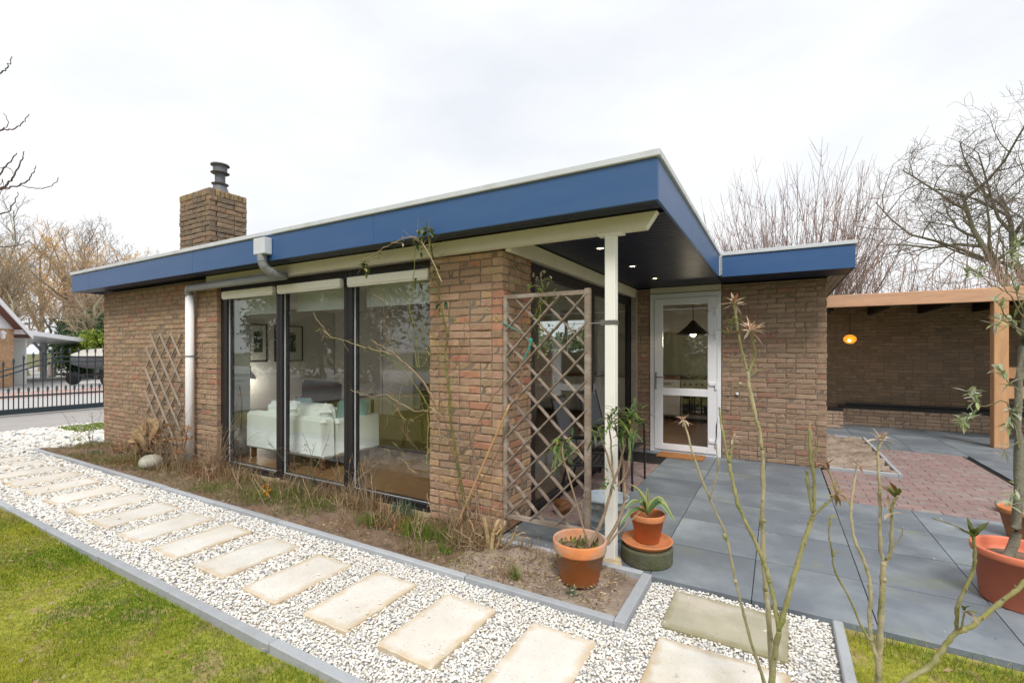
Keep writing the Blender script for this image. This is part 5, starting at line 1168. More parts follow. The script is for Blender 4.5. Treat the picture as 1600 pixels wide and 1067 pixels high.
# ---- cut-back shrub
cs = thing('pruned_shrub', 'hard-pruned shrub with thick tan stubs beside the pillar foot', 'shrub', (-2.0, 3.0, 0)); mb = MB(); g = np.random.default_rng(12)
TC = (.46, .34, .18)
for px, r in (([(765, 868), (762, 840), (757, 812), (756, 808)], .018), ([(768, 868), (770, 840), (776, 818), (780, 812)], .015), ([(770, 868), (780, 845), (788, 818), (789, 815)], .012), ([(768, 870), (776, 835), (772, 815), (770, 808)], .009), ([(765, 870), (735, 862), (724, 845), (721, 825)], .010), ([(760, 868), (745, 850), (738, 820), (733, 812)], .005), ([(770, 870), (795, 850), (805, 830), (808, 822)], .007), ([(745, 850), (755, 840), (742, 832)], .005), ([(770, 872), (800, 868), (810, 862)], .004), ([(762, 872), (740, 878), (700, 872)], .006), ([(775, 835), (783, 825), (780, 818)], .006), ([(800, 840), (812, 833), (820, 832)], .005), ([(800, 845), (815, 840), (828, 841)], .004)):
    P = smoothline([aty(x, y, 2.96+g.normal()*.02) for x, y in px], 5, .002, int(px[0][1])); mb.tube(P, np.linspace(r*1.1, r*.75, len(P)), 7, np.array(TC)*g.uniform(.85, 1.15))
for k in range(150):
    c = np.array((-2.05+g.normal()*.12, 2.97+g.normal()*.07, .01)); d = rdir(g, .8)*g.uniform(.08, .22); mb.tube([c, c+d*.5+g.normal(size=3)*.012, c+d+g.normal(size=3)*.03], [.0024, .002, .0012], 4, np.array((.40, .30, .18))*g.uniform(.5, 1.3))
mb.build('branches', M['bark'], cs)

# ---- planting of the bed: tufts, dry grass, weeds
def tuft(name, label, cat, c, n, h, cols, group, spread=.05, wd=.004, lean=.8, seed=0):
    g = np.random.default_rng(seed); X = c[0]+g.normal(size=n)*spread; Y = c[1]+g.normal(size=n)*spread*.7
    n = int(n*2.0); X = c[0]+g.normal(size=n)*spread*1.15; Y = c[1]+g.normal(size=n)*spread*.75
    T = np.array(cols)[g.integers(0, len(cols), n)]*g.uniform(.8, 1.45, (n, 1)); H = h*1.25*g.uniform(.3, 1.1, n)**1.2
    Y = np.minimum(Y, 3.22)
    o = blades(name, X, Y, np.full(n, .0), H, wd*g.uniform(.7, 1.3, n), T, '', lean=lean); tag(o, label, cat, group); return o
DRY = [(.40, .29, .17), (.33, .22, .12), (.50, .40, .25), (.20, .12, .07), (.24, .12, .07), (.20, .17, .08)]; GRN = [(.13, .22, .03), (.18, .28, .04), (.24, .30, .06), (.1, .16, .03)]; BLU = [(.1, .17, .1), (.14, .22, .13)]
def bedpt(px, py): d = ray(px, py); t = -EYE/d[2]; return d[0]*t, d[1]*t
for i, (px, py, n, h, col, lab, sp) in enumerate((
  (345, 738, 260, .20, DRY, 'tall dry tuft at the left foot of the window', .12), (300, 735, 200, .16, DRY, 'dry tuft at the foot of the white downpipe', .10), (395, 745, 260, .16, DRY, 'brown dry tuft left of the crocuses', .13), (455, 765, 280, .15, DRY, 'dry tuft right of the crocuses', .14), (520, 775, 300, .18, DRY, 'straw tuft below the second mullion', .14), (565, 795, 300, .2, DRY, 'straw tuft in the middle of the bed', .12), (600, 815, 220, .13, DRY, 'low straw tuft beside the rusty leaf patch', .12), (700, 835, 260, .16, DRY, 'dry tuft at the pillar foot', .12), (740, 850, 220, .14, DRY, 'dry tuft left of the pruned shrub', .1), (190, 705, 170, .17, DRY, 'dry clump near the far end of the bed', .12), (255, 735, 200, .15, DRY, 'dry clump behind the round stone', .12), (320, 755, 160, .07, DRY, 'flattened pale straw below the downpipe', .15), (820, 862, 90, .1, DRY, 'thin dry tuft right of the pruned shrub', .06))):
    x, y = bedpt(px, py); tuft('dry_grass_tuft', lab, 'dry grass', (x, min(y, 3.12)), n, h, col, 'dry tufts in the window bed', sp, .0035, 1.0, 200+i)
for i, (px, py, n, h, col, lab, sp) in enumerate((
  (415, 778, 120, .09, GRN, 'green grass tuft under the crocuses', .08), (650, 835, 200, .12, GRN, 'bright green grass tuft left of the pillar', .08), (680, 840, 150, .10, GRN, 'bright green grass tuft at the pillar corner', .07), (695, 862, 70, .05, GRN, 'small green weed in front of the pillar', .03), (500, 790, 150, .09, GRN, 'green tuft in the bed below the second window pane', .1), (580, 818, 150, .09, GRN, 'green tuft in front of the straw tuft', .08), (335, 765, 110, .08, GRN, 'green patch by the edging below the first pane', .12), (470, 775, 100, .12, GRN, 'grassy green tuft between dry tufts', .07), (805, 905, 40, .09, GRN, 'single thin green tuft near the bed corner', .012), (893, 930, 40, .045, BLU, 'small green seedling in front of the weathered pot', .018), (120, 690, 60, .08, GRN, 'small green tuft at the far end of the bed', .04), (150, 710, 60, .07, BLU, 'pale green snowdrop clump in the far bed', .05))):
    x, y = bedpt(px, py); tuft('grass_tuft', lab, 'grass tuft', (x, min(y, 3.15)), n, h, col, 'green tufts in the window bed', sp, .004, .9, 240+i)
x, y = bedpt(632, 806); tuft('bulb_clump', 'blue-green narcissus leaves sprouting against the window footing', 'bulb plant', (x, min(y, 3.15)), 90, .13, BLU, None, .05, .009, .4, 270)
x, y = bedpt(485, 770); tuft('bulb_clump', 'green bulb leaves beside the crocuses', 'bulb plant', (x, min(y, 3.12)), 60, .14, BLU+GRN[:1], None, .05, .006, .4, 271)
# rusty patches of leaves
g = np.random.default_rng(44)
for (px, py, lab, n) in ((620, 822, 'rust-brown patch of fallen leaves in front of the third pane', 700), (320, 742, 'rust-brown leaves around the downpipe foot', 600), (590, 800, 'rust-brown leaves under the straw tufts', 400), (200, 725, 'brown leaves around the round stone', 500)):
    x, y = bedpt(px, py); m = n; X = x+g.normal(size=m)*.17; Y = np.clip(y+g.normal(size=m)*.09, 2.56, 3.2); s = g.uniform(.006, .016, m); a = g.random(m)*6.28; ca, sa = np.cos(a)*s, np.sin(a)*s; z = .018+g.random(m)*.02
    V = np.stack([np.stack([X-ca, Y-sa, z], -1), np.stack([X-sa*.5, Y+ca*.5, z+s*.6*g.random(m)], -1), np.stack([X+ca, Y+sa, z+s*.3], -1), np.stack([X+sa*.5, Y-ca*.5, z], -1)], 1).reshape(-1, 3)
    T = np.array([(.22, .075, .035), (.30, .13, .06), (.15, .06, .03)])[g.integers(0, 3, m)]; mb = MB(); mb.add(V, np.arange(m)[:, None]*4+np.array([[0, 1, 2, 3]]), T); tag(mb.build('leaf_mulch', M['bark']), lab, 'dead leaves', kind='stuff')
# litter all over the bed
m = 8200; X = np.r_[g.uniform(-9.6, -2.0, m-2400), g.uniform(-2, -.85, 2400)]; Y = np.r_[g.uniform(2.54, 3.22, m-2400), g.uniform(2.53, 3.07, 2400)]; s = g.uniform(.003, .018, m); a = g.random(m)*6.28; ca, sa = np.cos(a)*s, np.sin(a)*s; z = np.where(X < -2, .014, .012)+g.random(m)*.022
V = np.stack([np.stack([X-ca, Y-sa, z], -1), np.stack([X-sa*.2, Y+ca*.2, z+s*.6*g.random(m)], -1), np.stack([X+ca, Y+sa, z+s*.2], -1), np.stack([X+sa*.2, Y-ca*.2, z], -1)], 1).reshape(-1, 3)
T = np.array([(.34, .23, .13), (.20, .12, .07), (.5, .40, .26), (.15, .10, .06), (.25, .24, .07)])[g.integers(0, 5, m)]*g.uniform(.7, 1.2, (m, 1)); mb = MB(); mb.add(V, np.arange(m)[:, None]*4+np.array([[0, 1, 2, 3]]), T); tag(mb.build('bed_litter', M['bark']), 'twigs and dry scraps scattered on the bed soil', 'litter', kind='stuff')
nb_ = 26000; X = g.uniform(-9.6, -2.1, nb_); Y = 2.56+.65*g.random(nb_); kk = (wav(X, Y, 3, 61)+g.normal(size=nb_)*.6+(Y-2.8)*1.6) > .15; X, Y = X[kk], Y[kk]; nb_ = len(X)
T = np.array(DRY+GRN+GRN)[g.integers(0, 14, nb_)]*g.uniform(.7, 1.2, (nb_, 1)); tag(blades('bed_weeds', X, Y, np.full(nb_, .01), g.uniform(.02, .09, nb_), .0028*np.ones(nb_), T, '', lean=1.3), 'thin dry grass and weeds over the whole window bed', 'weeds', kind='stuff')
# crocuses
x, y = bedpt(412, 772); t = thing('crocus_clump', 'clump of yellow-orange crocuses in the window bed', 'flowers', (x, y, 0)); 
for k in range(9):
    q = np.array(bedpt(400+g.random()*28, 764+g.random()*22)+(0,)); q[1] = min(q[1], 3.1); mb = MB(); mb.tube([q, q+np.array((0, 0, .06))], .002, 4, (.3, .35, .1))
    for r_ in range(6): leaf_poly(mb, q+np.array((0, 0, .06)), (math.cos(r_*1.05)*.5, math.sin(r_*1.05)*.5, .9), .034, .017, (.75, .36, .02), -.1)
    mb.build('flower', M['leaf'], t)
# bare upright shrubs in the bed
def twiggy(label, px, py, ptop, n, col, seed, buds=None, r=.0035, group='bare twiggy shrubs in the window bed', spread=.06):
    g = np.random.default_rng(seed); x, y = bedpt(px, py); y = min(y, 3.12); dep = x*FW[0]+y*FW[1]; H = (py-ptop)*dep/FL
    t = thing('bare_shrub', label, 'shrub', (x, y, 0), group=group); mb = MB(); lf = MB()
    for k in range(n):
        d = np.array((g.normal()*.28, g.normal()*.12-.05, 1.)); P = [np.array((x+g.normal()*spread*.4, y+g.normal()*spread*.3, -.01))]; h = H*g.uniform(.55, 1.02)
        for s_ in range(6): d = d+g.normal(size=3)*.14; d[2] = max(d[2], .5); P.append(P[-1]+d/np.linalg.norm(d)*h/6)
        mb.tube(P, np.linspace(r, r*.4, 7), 5, np.array(col)*g.uniform(.7, 1.3))
        for q in range(4):
            i = g.integers(2, 6); e = rdir(g, .9)*H*g.uniform(.08, .22); mb.tube([P[i], P[i]+e*.5+g.normal(size=3)*.006, P[i]+e], [r*.5, r*.4, r*.3], 4, col)
            if buds is not None: bud(lf, P[i]+e, 3, .03, .014, buds, seed+q, .4)
    mb.build('stems', M['bark'], t)
    if lf.n: lf.build('buds', M['leaf'], t)
for i_ in range(9):
    twiggy('thin dead stems standing in the window bed, %s clump from the house corner' % 'first second third fourth fifth sixth seventh eighth ninth'.split()[i_], 215+i_*56, 722+i_*15, 650+i_*17, 7, (.42, .30, .19), 320+i_, spread=.25)
twiggy('bare shrub with reddish leaf remains in front of the second pane', 495, 770, 655, 6, (.17, .15, .10), 301, [(.35, .13, .05), (.25, .3, .1)])
twiggy('dense bare brown shrub at the left jamb of the window', 362, 735, 640, 22, (.36, .26, .17), 302)
twiggy('bare stems rising below the second mullion', 545, 790, 690, 8, (.38, .28, .18), 303)
twiggy('thin bare stems in front of the third pane', 575, 800, 700, 6, (.38, .3, .2), 304)
twiggy('small bare shrub near the far corner of the house', 165, 690, 622, 6, (.2, .16, .11), 305)
twiggy('tall thin stems left of the downpipe', 285, 738, 600, 6, (.24, .19, .12), 306)
twiggy('dark-leaved thin shrub in front of the first pane', 385, 740, 655, 5, (.1, .08, .07), 307, [(.06, .05, .045)])
twiggy('brown bare shrub right of the downpipe', 325, 742, 675, 10, (.36, .24, .16), 308)
twiggy('tangled bare shrub against the expanding trellis', 262, 730, 600, 16, (.27, .2, .13), 309)
# hydrangea with dried heads
hy = thing('hydrangea', 'hydrangea with orange-brown dried flower heads below the expanding trellis', 'shrub', (-7.0, 3.0, 0)); mb = MB(); lf = MB(); g = np.random.default_rng(77)
for (px, py) in ((208, 692), (222, 690), (229, 676), (243, 681), (247, 690), (262, 688), (260, 665), (270, 687), (292, 685), (293, 670), (186, 702), (278, 705)):
    c = np.array(aty(px, py, 3.0)); b_ = np.array((c[0]*.5-7.1*.5, 3.02, 0)); mb.tube(smoothline([b_, b_*.5+c*.5+g.normal(size=3)*.03, c], 4), .004, 5, (.3, .22, .15))
    for k in range(44): leaf_poly(lf, c+rdir(g, .2)*.055*g.random()**.4*np.array((1, 1, .6)), rdir(g), .026, .022, np.array([(.50, .27, .12), (.42, .2, .09), (.58, .38, .22)][g.integers(3)])*g.uniform(.7, 1.2), .1)
mb.build('stems', M['bark'], hy); lf.build('flower_heads', M['leaf'], hy)
# more growth in the bed corner by the pots
for i_, (px, py, n_, h_, c_, lb) in enumerate(((940, 935, 14, .05, DRY, 'tiny dried plant in the sandy corner right of the pot'), (845, 905, 26, .06, DRY, 'small dry scraps in the sand left of the weathered pot'), (790, 900, 60, .08, DRY, 'low dry tuft in the sandy corner below the pruned shrub'), (720, 880, 70, .08, GRN+DRY, 'mixed green and dry tuft near the edging below the pruned shrub'), (640, 862, 60, .07, DRY, 'low straw tuft by the edging before the pillar'), (850, 878, 40, .10, DRY, 'wiry dry tuft behind the weathered pot on its left'))):
    x, y = bedpt(px, py); tuft('dry_grass_tuft', lb, 'dry grass', (x, min(y, 3.05)), n_, h_, c_, 'dry tufts in the window bed', .05, .003, 1.2, 290+i_)
for i_ in range(4):
    twiggy('wiry upright stems against the pillar, %s clump' % 'first second third fourth'.split()[i_], 690+i_*26, 838+i_*4, 760-i_*22, 6, (.36, .26, .17), 340+i_, spread=.1)
# stone and driftwood
q = bedpt(222, 736); mb = MB(); mb.blob((q[0], q[1]+.1, .09), (.17, .13, .10), seed=6, sub=3, jit=.03, flat=-.01); tag(mb.build('round_stone', M['rock'], smooth=True), 'smooth round grey stone in the bed under the driftwood', 'stone')
mb = MB(); c = aty(230, 692, 3.02); mb.blob((c[0]+.02, c[1], .33), (.16, .12, .16), seed=16, sub=4, jit=.3); mb.blob((c[0]-.08, c[1]-.03, .27), (.20, .12, .06), seed=19, sub=4, jit=.35); mb.blob((c[0]+.1, c[1]-.02, .42), (.09, .08, .12), seed=23, sub=3, jit=.35)
for k in range(14): a0 = np.array((c[0]+random.uniform(-.15, .15), c[1]-.08, random.uniform(.25, .42))); e = np.array((random.uniform(-.14, .14), random.uniform(-.08, .03), random.uniform(-.05, .12))); mb.tube([a0, a0+e*.5+.01, a0+e], [.02, .015, .006], 5)
tag(mb.build('driftwood', M['log']), 'gnarled tan driftwood stump on the round stone in the bed', 'driftwood')

# ================================================================ TREES
def tree(name, label, base, H, r0, seed, cat='tree', group=None, col=(.10, .085, .065), tcol=None, up=.35, spread=.75, levels=4, nch=(5, 5, 5, 5), first=.3, wob=.12, tw=.006, leanv=(0, 0), minlen=.25, shrink=.62, multi=1, twigs=1.0, trunkfrac=.5):
    g = np.random.default_rng(seed); t = thing(name, label, cat, base, group=group); mt, mc = MB(), MB(); tcol = tcol or col
    def grow(p, d, L, r, lv):
        n = 5 if lv < 2 else 4; P = [p]; seg = L/n
        for k in range(n):
            d = d+g.normal(size=3)*wob*(1+.35*lv)+np.array((0, 0, up*.12*(1 if lv else .3))); d /= np.linalg.norm(d); P.append(P[-1]+d*seg)
        re = r*(.3 if lv else .28); rr = np.linspace(r, max(re, tw*.6), n+1); c = np.array(col)*(1-min(lv, 4)/4)+np.array(tcol)*min(lv, 4)/4
        (mt if lv == 0 else mc).tube(P, rr, 8 if lv == 0 else (5 if lv == 1 else 3), c*g.uniform(.85, 1.15), cap=False)
        if lv >= levels or L < minlen: return
        m = nch[min(lv, len(nch)-1)]; 
        if lv >= 2: m = max(2, int(m*twigs+g.random()))
        for q in range(m):
            f = first+(1-first)*(q+g.random())/m if lv == 0 else .15+.85*(q+g.random())/m
            i = min(int(f*n), n-1); fr = f*n-i; pp = P[i]*(1-fr)+P[i+1]*fr; dd = P[i+1]-P[i]; dd /= np.linalg.norm(dd)
            a = rdir(g); a -= dd*np.dot(a, dd); a /= np.linalg.norm(a); nd = dd*(1-spread*.55)+a*spread+np.array((0, 0, up*.5)); nd /= np.linalg.norm(nd)
            grow(pp, nd, L*shrink*g.uniform(.75, 1.15)*(1.1-.35*f), max(r*.5*(1-.4*f), tw), lv+1)
    for k in range(multi):
        d = np.array((leanv[0], leanv[1], 1.))+(g.normal(size=3)*.22*np.array((1, 1, 0)) if multi > 1 else 0); grow(np.array(base, float)+(g.normal(size=3)*np.array((.4, .4, 0)) if multi > 1 else 0), d/np.linalg.norm(d), H*trunkfrac*g.uniform(.9, 1.1), r0, 0)
    mt.build('trunk', M['bark'], t); mc.build('crown', M['bark'], t); return t
def gp(px, dep): p = at(px, 548, dep); return (p[0], p[1], 0)
GR = (.26, .22, .19); OR = (.66, .42, .16); BR = (.36, .27, .18); GN = (.28, .27, .17)
# woodland beyond the neighbour, left
specs = [(-60, 30, 13, GR, BR, 'bare tree at the far left edge above the neighbour roof'), (5, 32, 12.5, GN, GR, 'greyish bare tree left of the two twin trunks'), (40, 27, 11.5, GN, BR, 'bare tree with twin upright trunks behind the neighbour house'), (95, 40, 15.8, (.2, .15, .1), OR, 'tall bare tree with orange outer twigs, left one'), (122, 30, 11.0, GR, BR, 'leaning bare tree beside the left roof end'),
         (150, 42, 15.0, BR, GR, 'grey-brown bare tree in the middle of the woodland'), (175, 38, 13.8, (.3, .2, .08), OR, 'orange-yellow twigged willow above the left roof end'), (215, 44, 14.0, GR, BR, 'fine-twigged bare tree left of the chimney'), (255, 50, 12.5, GR, GR, 'pale distant bare tree just left of the chimney'), (15, 45, 15.0, GR, BR, 'distant bare tree rising behind the neighbour gable'), (135, 48, 14, BR, OR, 'distant orange-brown tree behind the willow'), (-20, 38, 14, GR, GR, 'grey bare tree half outside the left edge'), (65, 34, 12.2, BR, OR, 'orange-tinged bare tree right of the twin trunks'), (110, 36, 13.2, GR, BR, 'bare tree between the orange tree and the leaning tree'), (195, 40, 12.8, BR, OR, 'orange bare tree above the blue fascia end'), (235, 46, 13.4, GR, GR, 'thin grey bare tree between the willow and the chimney'), (150, 26, 7.5, GN, BR, 'low bare tree just behind the laurel'), (80, 27, 7.5, GR, BR, 'low bare tree behind the neighbour carport roof'), (30, 28, 8.5, BR, BR, 'brownish low tree over the neighbour gable')]
for i, (px, dep, H, c, tc_, lab) in enumerate(specs):
    tree('bare_tree', lab, gp(px, dep), H, .22, 400+i, group='bare woodland trees left of the house', col=c, tcol=tc_, up=.5, spread=.66, levels=4, nch=(8, 6, 5, 4), tw=.010 if tc_ != OR else .013, shrink=.57, trunkfrac=.60, first=.2, wob=.11)
tree('bare_tree', 'distant bare tree top just right of the chimney', gp(405, 46), 14.2, .2, 431, col=GR, tcol=GR, up=.5, spread=.6, levels=4, nch=(8, 6, 5, 4), tw=.012, shrink=.56, trunkfrac=.62)
# vase-shaped shrub tree behind the wing
vb = gp(1245, 16.5); g = np.random.default_rng(88); t = thing('vase_shaped_tree', 'many-stemmed tree with long upright reddish shoots behind the low wing', 'tree', vb); mt = MB(); mc = MB()
for k in range(12):
    a = k*.5236+g.random()*.3; d = np.array((math.cos(a)*.42, math.sin(a)*.42, 1)); P = smoothline([np.array(vb), np.array(vb)+d*1.4+g.normal(size=3)*.1, np.array(vb)+d*2.8+g.normal(size=3)*.25], 4); mt.tube(P, np.linspace(.09, .05, len(P)), 6, (.20, .15, .09))
    for q in range(17):
        p = P[g.integers(4, len(P))]; a2 = a+g.normal()*.7; sp = .05+1.15*(q+g.random())/17; d2 = np.array((math.cos(a2)*sp, math.sin(a2)*sp, 1)); d2 /= np.linalg.norm(d2); L = 6.1*g.uniform(.72, 1.0)*(1.06-.44*min(sp, 1.15)); Q = [p]
        for s_ in range(9): d2 = d2+g.normal(size=3)*.05+np.array((0, 0, .065)); d2 /= np.linalg.norm(d2); Q.append(Q[-1]+d2*L/9)
        cc = np.array((.26, .185, .145))*g.uniform(.7, 1.25); mc.tube(Q, np.linspace(.015, .004, 10), 4, cc, cap=False)
        for s_ in range(13):
            i = g.integers(2, 9); e = rdir(g, .8); e = e*.6+d2*.6; e /= np.linalg.norm(e); l = g.uniform(.3, 1.3); mc.tube([Q[i], Q[i]+e*l*.5+g.normal(size=3)*.03, Q[i]+e*l+np.array((0, 0, l*.15))], [.0065, .005, .003], 3, (.27, .18, .16), cap=False)
mt.build('trunk', M['bark'], t); mc.build('crown', M['bark'], t)
# big tree right
bb = gp(1592, 26); tr_ = tree('bare_tree', 'large spreading bare tree at the right edge above the carport', bb, 21.0, .30, 507, col=(.15, .14, .09), tcol=(.17, .14, .12), up=.42, spread=.95, levels=4, nch=(9, 7, 6, 4), tw=.011, shrink=.60, trunkfrac=.58, first=.40, wob=.13, minlen=.2, multi=2)
tree('bare_tree', 'bare tree just outside the right edge with twigs reaching in', gp(1720, 24), 14, .3, 509, col=(.14, .13, .09), tcol=(.17, .14, .12), up=.35, spread=.8, levels=4, nch=(8, 6, 5, 5), tw=.012, shrink=.6)
# hedge of thin upright saplings behind the carport
g = np.random.default_rng(90)
for k in range(16):
    px = 1345+k*19+g.normal()*4; dep = 15.5+g.random()*4; b_ = np.array(gp(px, dep)); t = thing('hedge_sapling', 'thin bare sapling behind the carport roof, '+('first second third fourth fifth sixth seventh eighth'.split()[k] if k < 8 else 'eighth seventh sixth fifth fourth third second first'.split()[k-8])+(' from the left' if k < 8 else ' from the right')+' in its row', 'sapling', b_, group='row of bare saplings behind the carport'); mt = MB(); mc = MB()
    H = g.uniform(3.4, 5.6) if k % 3 else g.uniform(5, 6.2); cc = np.array((.42, .29, .24))*g.uniform(.7, 1.2)
    for q in range(9):
        d = np.array((g.normal()*.12, g.normal()*.12, 1.)); P = [b_+g.normal(size=3)*np.array((.3, .3, 0))]; h = H*g.uniform(.75, 1)
        for s_ in range(7): d = d+g.normal(size=3)*.05; d[2] = 1; P.append(P[-1]+d/np.linalg.norm(d)*h/7)
        (mt if q == 0 else mc).tube(P, np.linspace(.030 if q == 0 else .014, .007, 8), 4, cc, cap=False)
        for s_ in range(12): i = g.integers(2, 7); e = rdir(g, .9)*g.uniform(.3, 1.0); mc.tube([P[i], P[i]+e*.5, P[i]+e+np.array((0, 0, .1))], [.008, .007, .005], 3, cc, cap=False)
    mt.build('trunk', M['bark'], t); mc.build('crown', M['bark'], t)
# near tree whose branch tips reach into the top left
nb2 = at(-330, 548, 5.0); t = thing('garden_tree', 'nearby bare tree whose curved twig tips reach in at the upper left edge', 'tree', (nb2[0], nb2[1], 0)); mb = MB(); mb.tube(smoothline([(nb2[0], nb2[1], 0), (nb2[0]+.05, nb2[1], 1.2), (nb2[0]-.05, nb2[1]+.05, 2.4), (nb2[0], nb2[1], 4.5)], 4), np.linspace(.12, .05, 13), 10, (.10, .08, .07)); mb.build('trunk', M['bark'], t); mb = MB()
TB = [([(-200, 420), (-90, 350), (-30, 318), (0, 297), (14, 285), (25, 270), (34, 250), (38, 237)], .010, .0035), ([(-200, 440), (-60, 320), (-30, 300), (0, 272), (10, 258), (24, 243), (26, 240)], .008, .003), ([(-100, 350), (-40, 305), (0, 296), (30, 290), (45, 280), (52, 270), (56, 259)], .007, .003), ([(32, 290), (55, 294), (72, 294), (85, 287), (92, 278)], .004, .0028), ([(-120, 400), (-40, 345), (0, 335), (15, 328), (25, 312), (28, 300)], .006, .003), ([(-150, 440), (-40, 395), (0, 386), (28, 384), (46, 375)], .006, .003), ([(-120, 300), (-60, 230), (0, 205), (12, 203), (28, 198), (38, 188), (46, 179)], .006, .003), ([(-50, 222), (-5, 206), (12, 196), (10, 185), (5, 177)], .004, .0025), ([(-160, 250), (-60, 140), (0, 115), (10, 105), (17, 97), (18, 88)], .006, .003), ([(0, 262), (10, 262), (20, 268), (22, 278)], .003, .002), ([(0, 290), (2, 286), (5, 280)], .003, .002), ([(-40, 330), (-10, 310), (3, 300), (4, 280)], .004, .002)]
for i, (px, r0, r1) in enumerate(TB):
    Q = [at(x, y, 4.2+.0012*(x < 0)*-x) for x, y in px]
    if px[0][0] <= -90:          # carried back to the trunk
        Q = [(nb2[0], nb2[1], Q[0][2]-.35), (nb2[0]*.5+Q[0][0]*.5, nb2[1]*.5+Q[0][1]*.5, Q[0][2]-.12)]+Q; r0 *= 1.6
    P = smoothline(Q, 5, .004, i); mb.tube(P, np.linspace(r0, r1, len(P)), 6, (.13, .09, .08))
mb.tube(smoothline([(nb2[0], nb2[1], 2.0), at(-200, 430, 4.6)], 3), [.03, .025, .02, .012], 6, (.10, .08, .07))
mb.build('branches', M['bark'], t)

# leafy masses
def leafmass(name, label, c, rad, n, size, cols, seed, cat='bush', group=None, trunk=True, clump=.35):
    g = np.random.default_rng(seed); t = thing(name, label, cat, (c[0], c[1], 0), group=group); m = 40
    cl_ = rng.normal(size=(m, 3)); cl_ /= np.linalg.norm(cl_, axis=1, keepdims=True); cl_ *= g.uniform(.3, 1, (m, 1))**.4; k = g.integers(0, m, n)
    p = cl_[k]*(1-clump*.5)+g.normal(size=(n, 3))*clump*.42; P = np.array(c)+p*np.array(rad); P[:, 2] = np.maximum(P[:, 2], .05)
    a = g.normal(size=(n, 3)); a /= np.linalg.norm(a, axis=1, keepdims=True); b = g.normal(size=(n, 3)); b -= a*(a*b).sum(1, keepdims=True); b /= np.linalg.norm(b, axis=1, keepdims=True); s = size*g.uniform(.6, 1.3, (n, 1))
    V = np.stack([P-a*s, P-b*s*.5, P+a*s, P+b*s*.5], 1).reshape(-1, 3); T = np.array(cols)[(k+g.integers(0, 2, n)) % len(cols)]*g.uniform(.75, 1.25, (n, 1))
    mb = MB(); mb.add(V, np.arange(n)[:, None]*4+np.array([[0, 1, 2, 3]]), T); mb.build('foliage', M['leaf'], t)
    mb = MB()
    for q in range(5): e = rdir(g, 1.2)*np.array(rad)*.8; mb.tube([(c[0]+g.normal()*.1, c[1]+g.normal()*.1, 0), np.array((c[0], c[1], c[2]*.5))+e*.3, np.array(c)+e*.8], [.06, .04, .02], 5, (.1, .08, .06))
    mb.build('stems', M['bark'], t); return t
leafmass('evergreen_bush', 'dark green laurel behind the boat next to the neighbour carport', at(140, 535, 27)[:2]+(1.9,), (3.0, 1.8, 2.0), 12000, .09, [(.05, .10, .03), (.07, .13, .05), (.10, .16, .08), (.04, .08, .03)], 601)
leafmass('evergreen_bush', 'yellow-green leafy bush in front of the dark laurel', at(158, 545, 25)[:2]+(1.6,), (1.3, 1.2, 1.1), 5000, .08, [(.30, .36, .04), (.22, .30, .04), (.12, .2, .04)], 602)
leafmass('oak_tree', 'tree with russet dead leaves beside the left roof end', at(150, 480, 31)[:2]+(4.6,), (2.0, 2.0, 1.6), 1800, .10, [(.40, .17, .08), (.33, .15, .09)], 603, 'tree')
# garden behind the photographer (mirrored in the panes)
for i, (x, y, rx, h) in enumerate(((-16.5, -8.5, 3.2, 8.5), (-12, -10.5, 2.8, 8), (-8.5, -10, 2.6, 6.5), (-5, -10.4, 2.4, 5.6), (-1.5, -10, 2.6, 6.2), (2.5, -10.3, 2.5, 5.5), (6.5, -10, 2.6, 6), (-21.5, -10, 3.2, 7), (-28, -12, 3.6, 6.5))):
    leafmass('conifer', ['dense evergreen behind the lawn, mirrored in the left window pane', 'evergreen behind the lawn, mirrored low in the window', 'tall evergreen behind the lawn, mirrored in the right pane'][i % 3]+', tree %s from the left' % ('third', 'fourth', 'fifth', 'sixth', 'seventh', 'eighth', 'ninth', 'second', 'first')[i], (x, y, h*.5), (rx, 1.5, h*.55), 5000, .15, [(.05, .075, .02), (.04, .06, .018), (.075, .085, .03), (.10, .075, .04)], 620+i, 'conifer', 'evergreens behind the lawn')
tree('garden_tree', 'bare tree on the lawn behind the camera, mirrored in the middle pane', (-8.5, -6.5, 0), 9, .16, 701, col=GR, tcol=GR, levels=4, nch=(7, 6, 5, 4), tw=.008)
tree('garden_tree', 'second bare tree behind the camera, mirrored in the left pane', (-14, -7, 0), 9, .16, 702, col=GR, tcol=GR, levels=4, nch=(7, 6, 5, 4), tw=.008)
leafmass('garden_hedge', 'green hedge behind the kitchen window', (-7, 17, 1.1), (5, 1, 1.3), 5000, .12, [(.10, .16, .05), (.15, .2, .07), (.3, .3, .2)], 640, 'hedge')

# ================================================================ STREET SIDE, NEIGHBOUR
rd = sheet('road', -15.9, -11.9, -14, 60, -.028, M['asphalt']); rd
sheet('verge', -12.05, -11.0, 3.4, 9, -.012, M['lawnbase'])
nvg = 5000; X = rng.uniform(-12.05, -11.0, nvg); Y = rng.uniform(3.4, 5.2, nvg); tag(blades('grass', X, Y, np.zeros(nvg), rng.uniform(.03, .07, nvg), .012*np.ones(nvg), np.array((.22, .30, .04))*rng.uniform(.8, 1.2, (nvg, 1)), ''), 'bright strip of grass between road and gravel by the house corner', 'grass', kind='stuff')
sheet('driveway', -60, -15.95, -20, 60, -.022, M['drive'])
sheet('driveway_band', -17.3, -16.0, -10, 60, -.016, M['pink']); sheet('driveway_band', -24.5, -21.0, 4, 14, -.016, M['pink'])
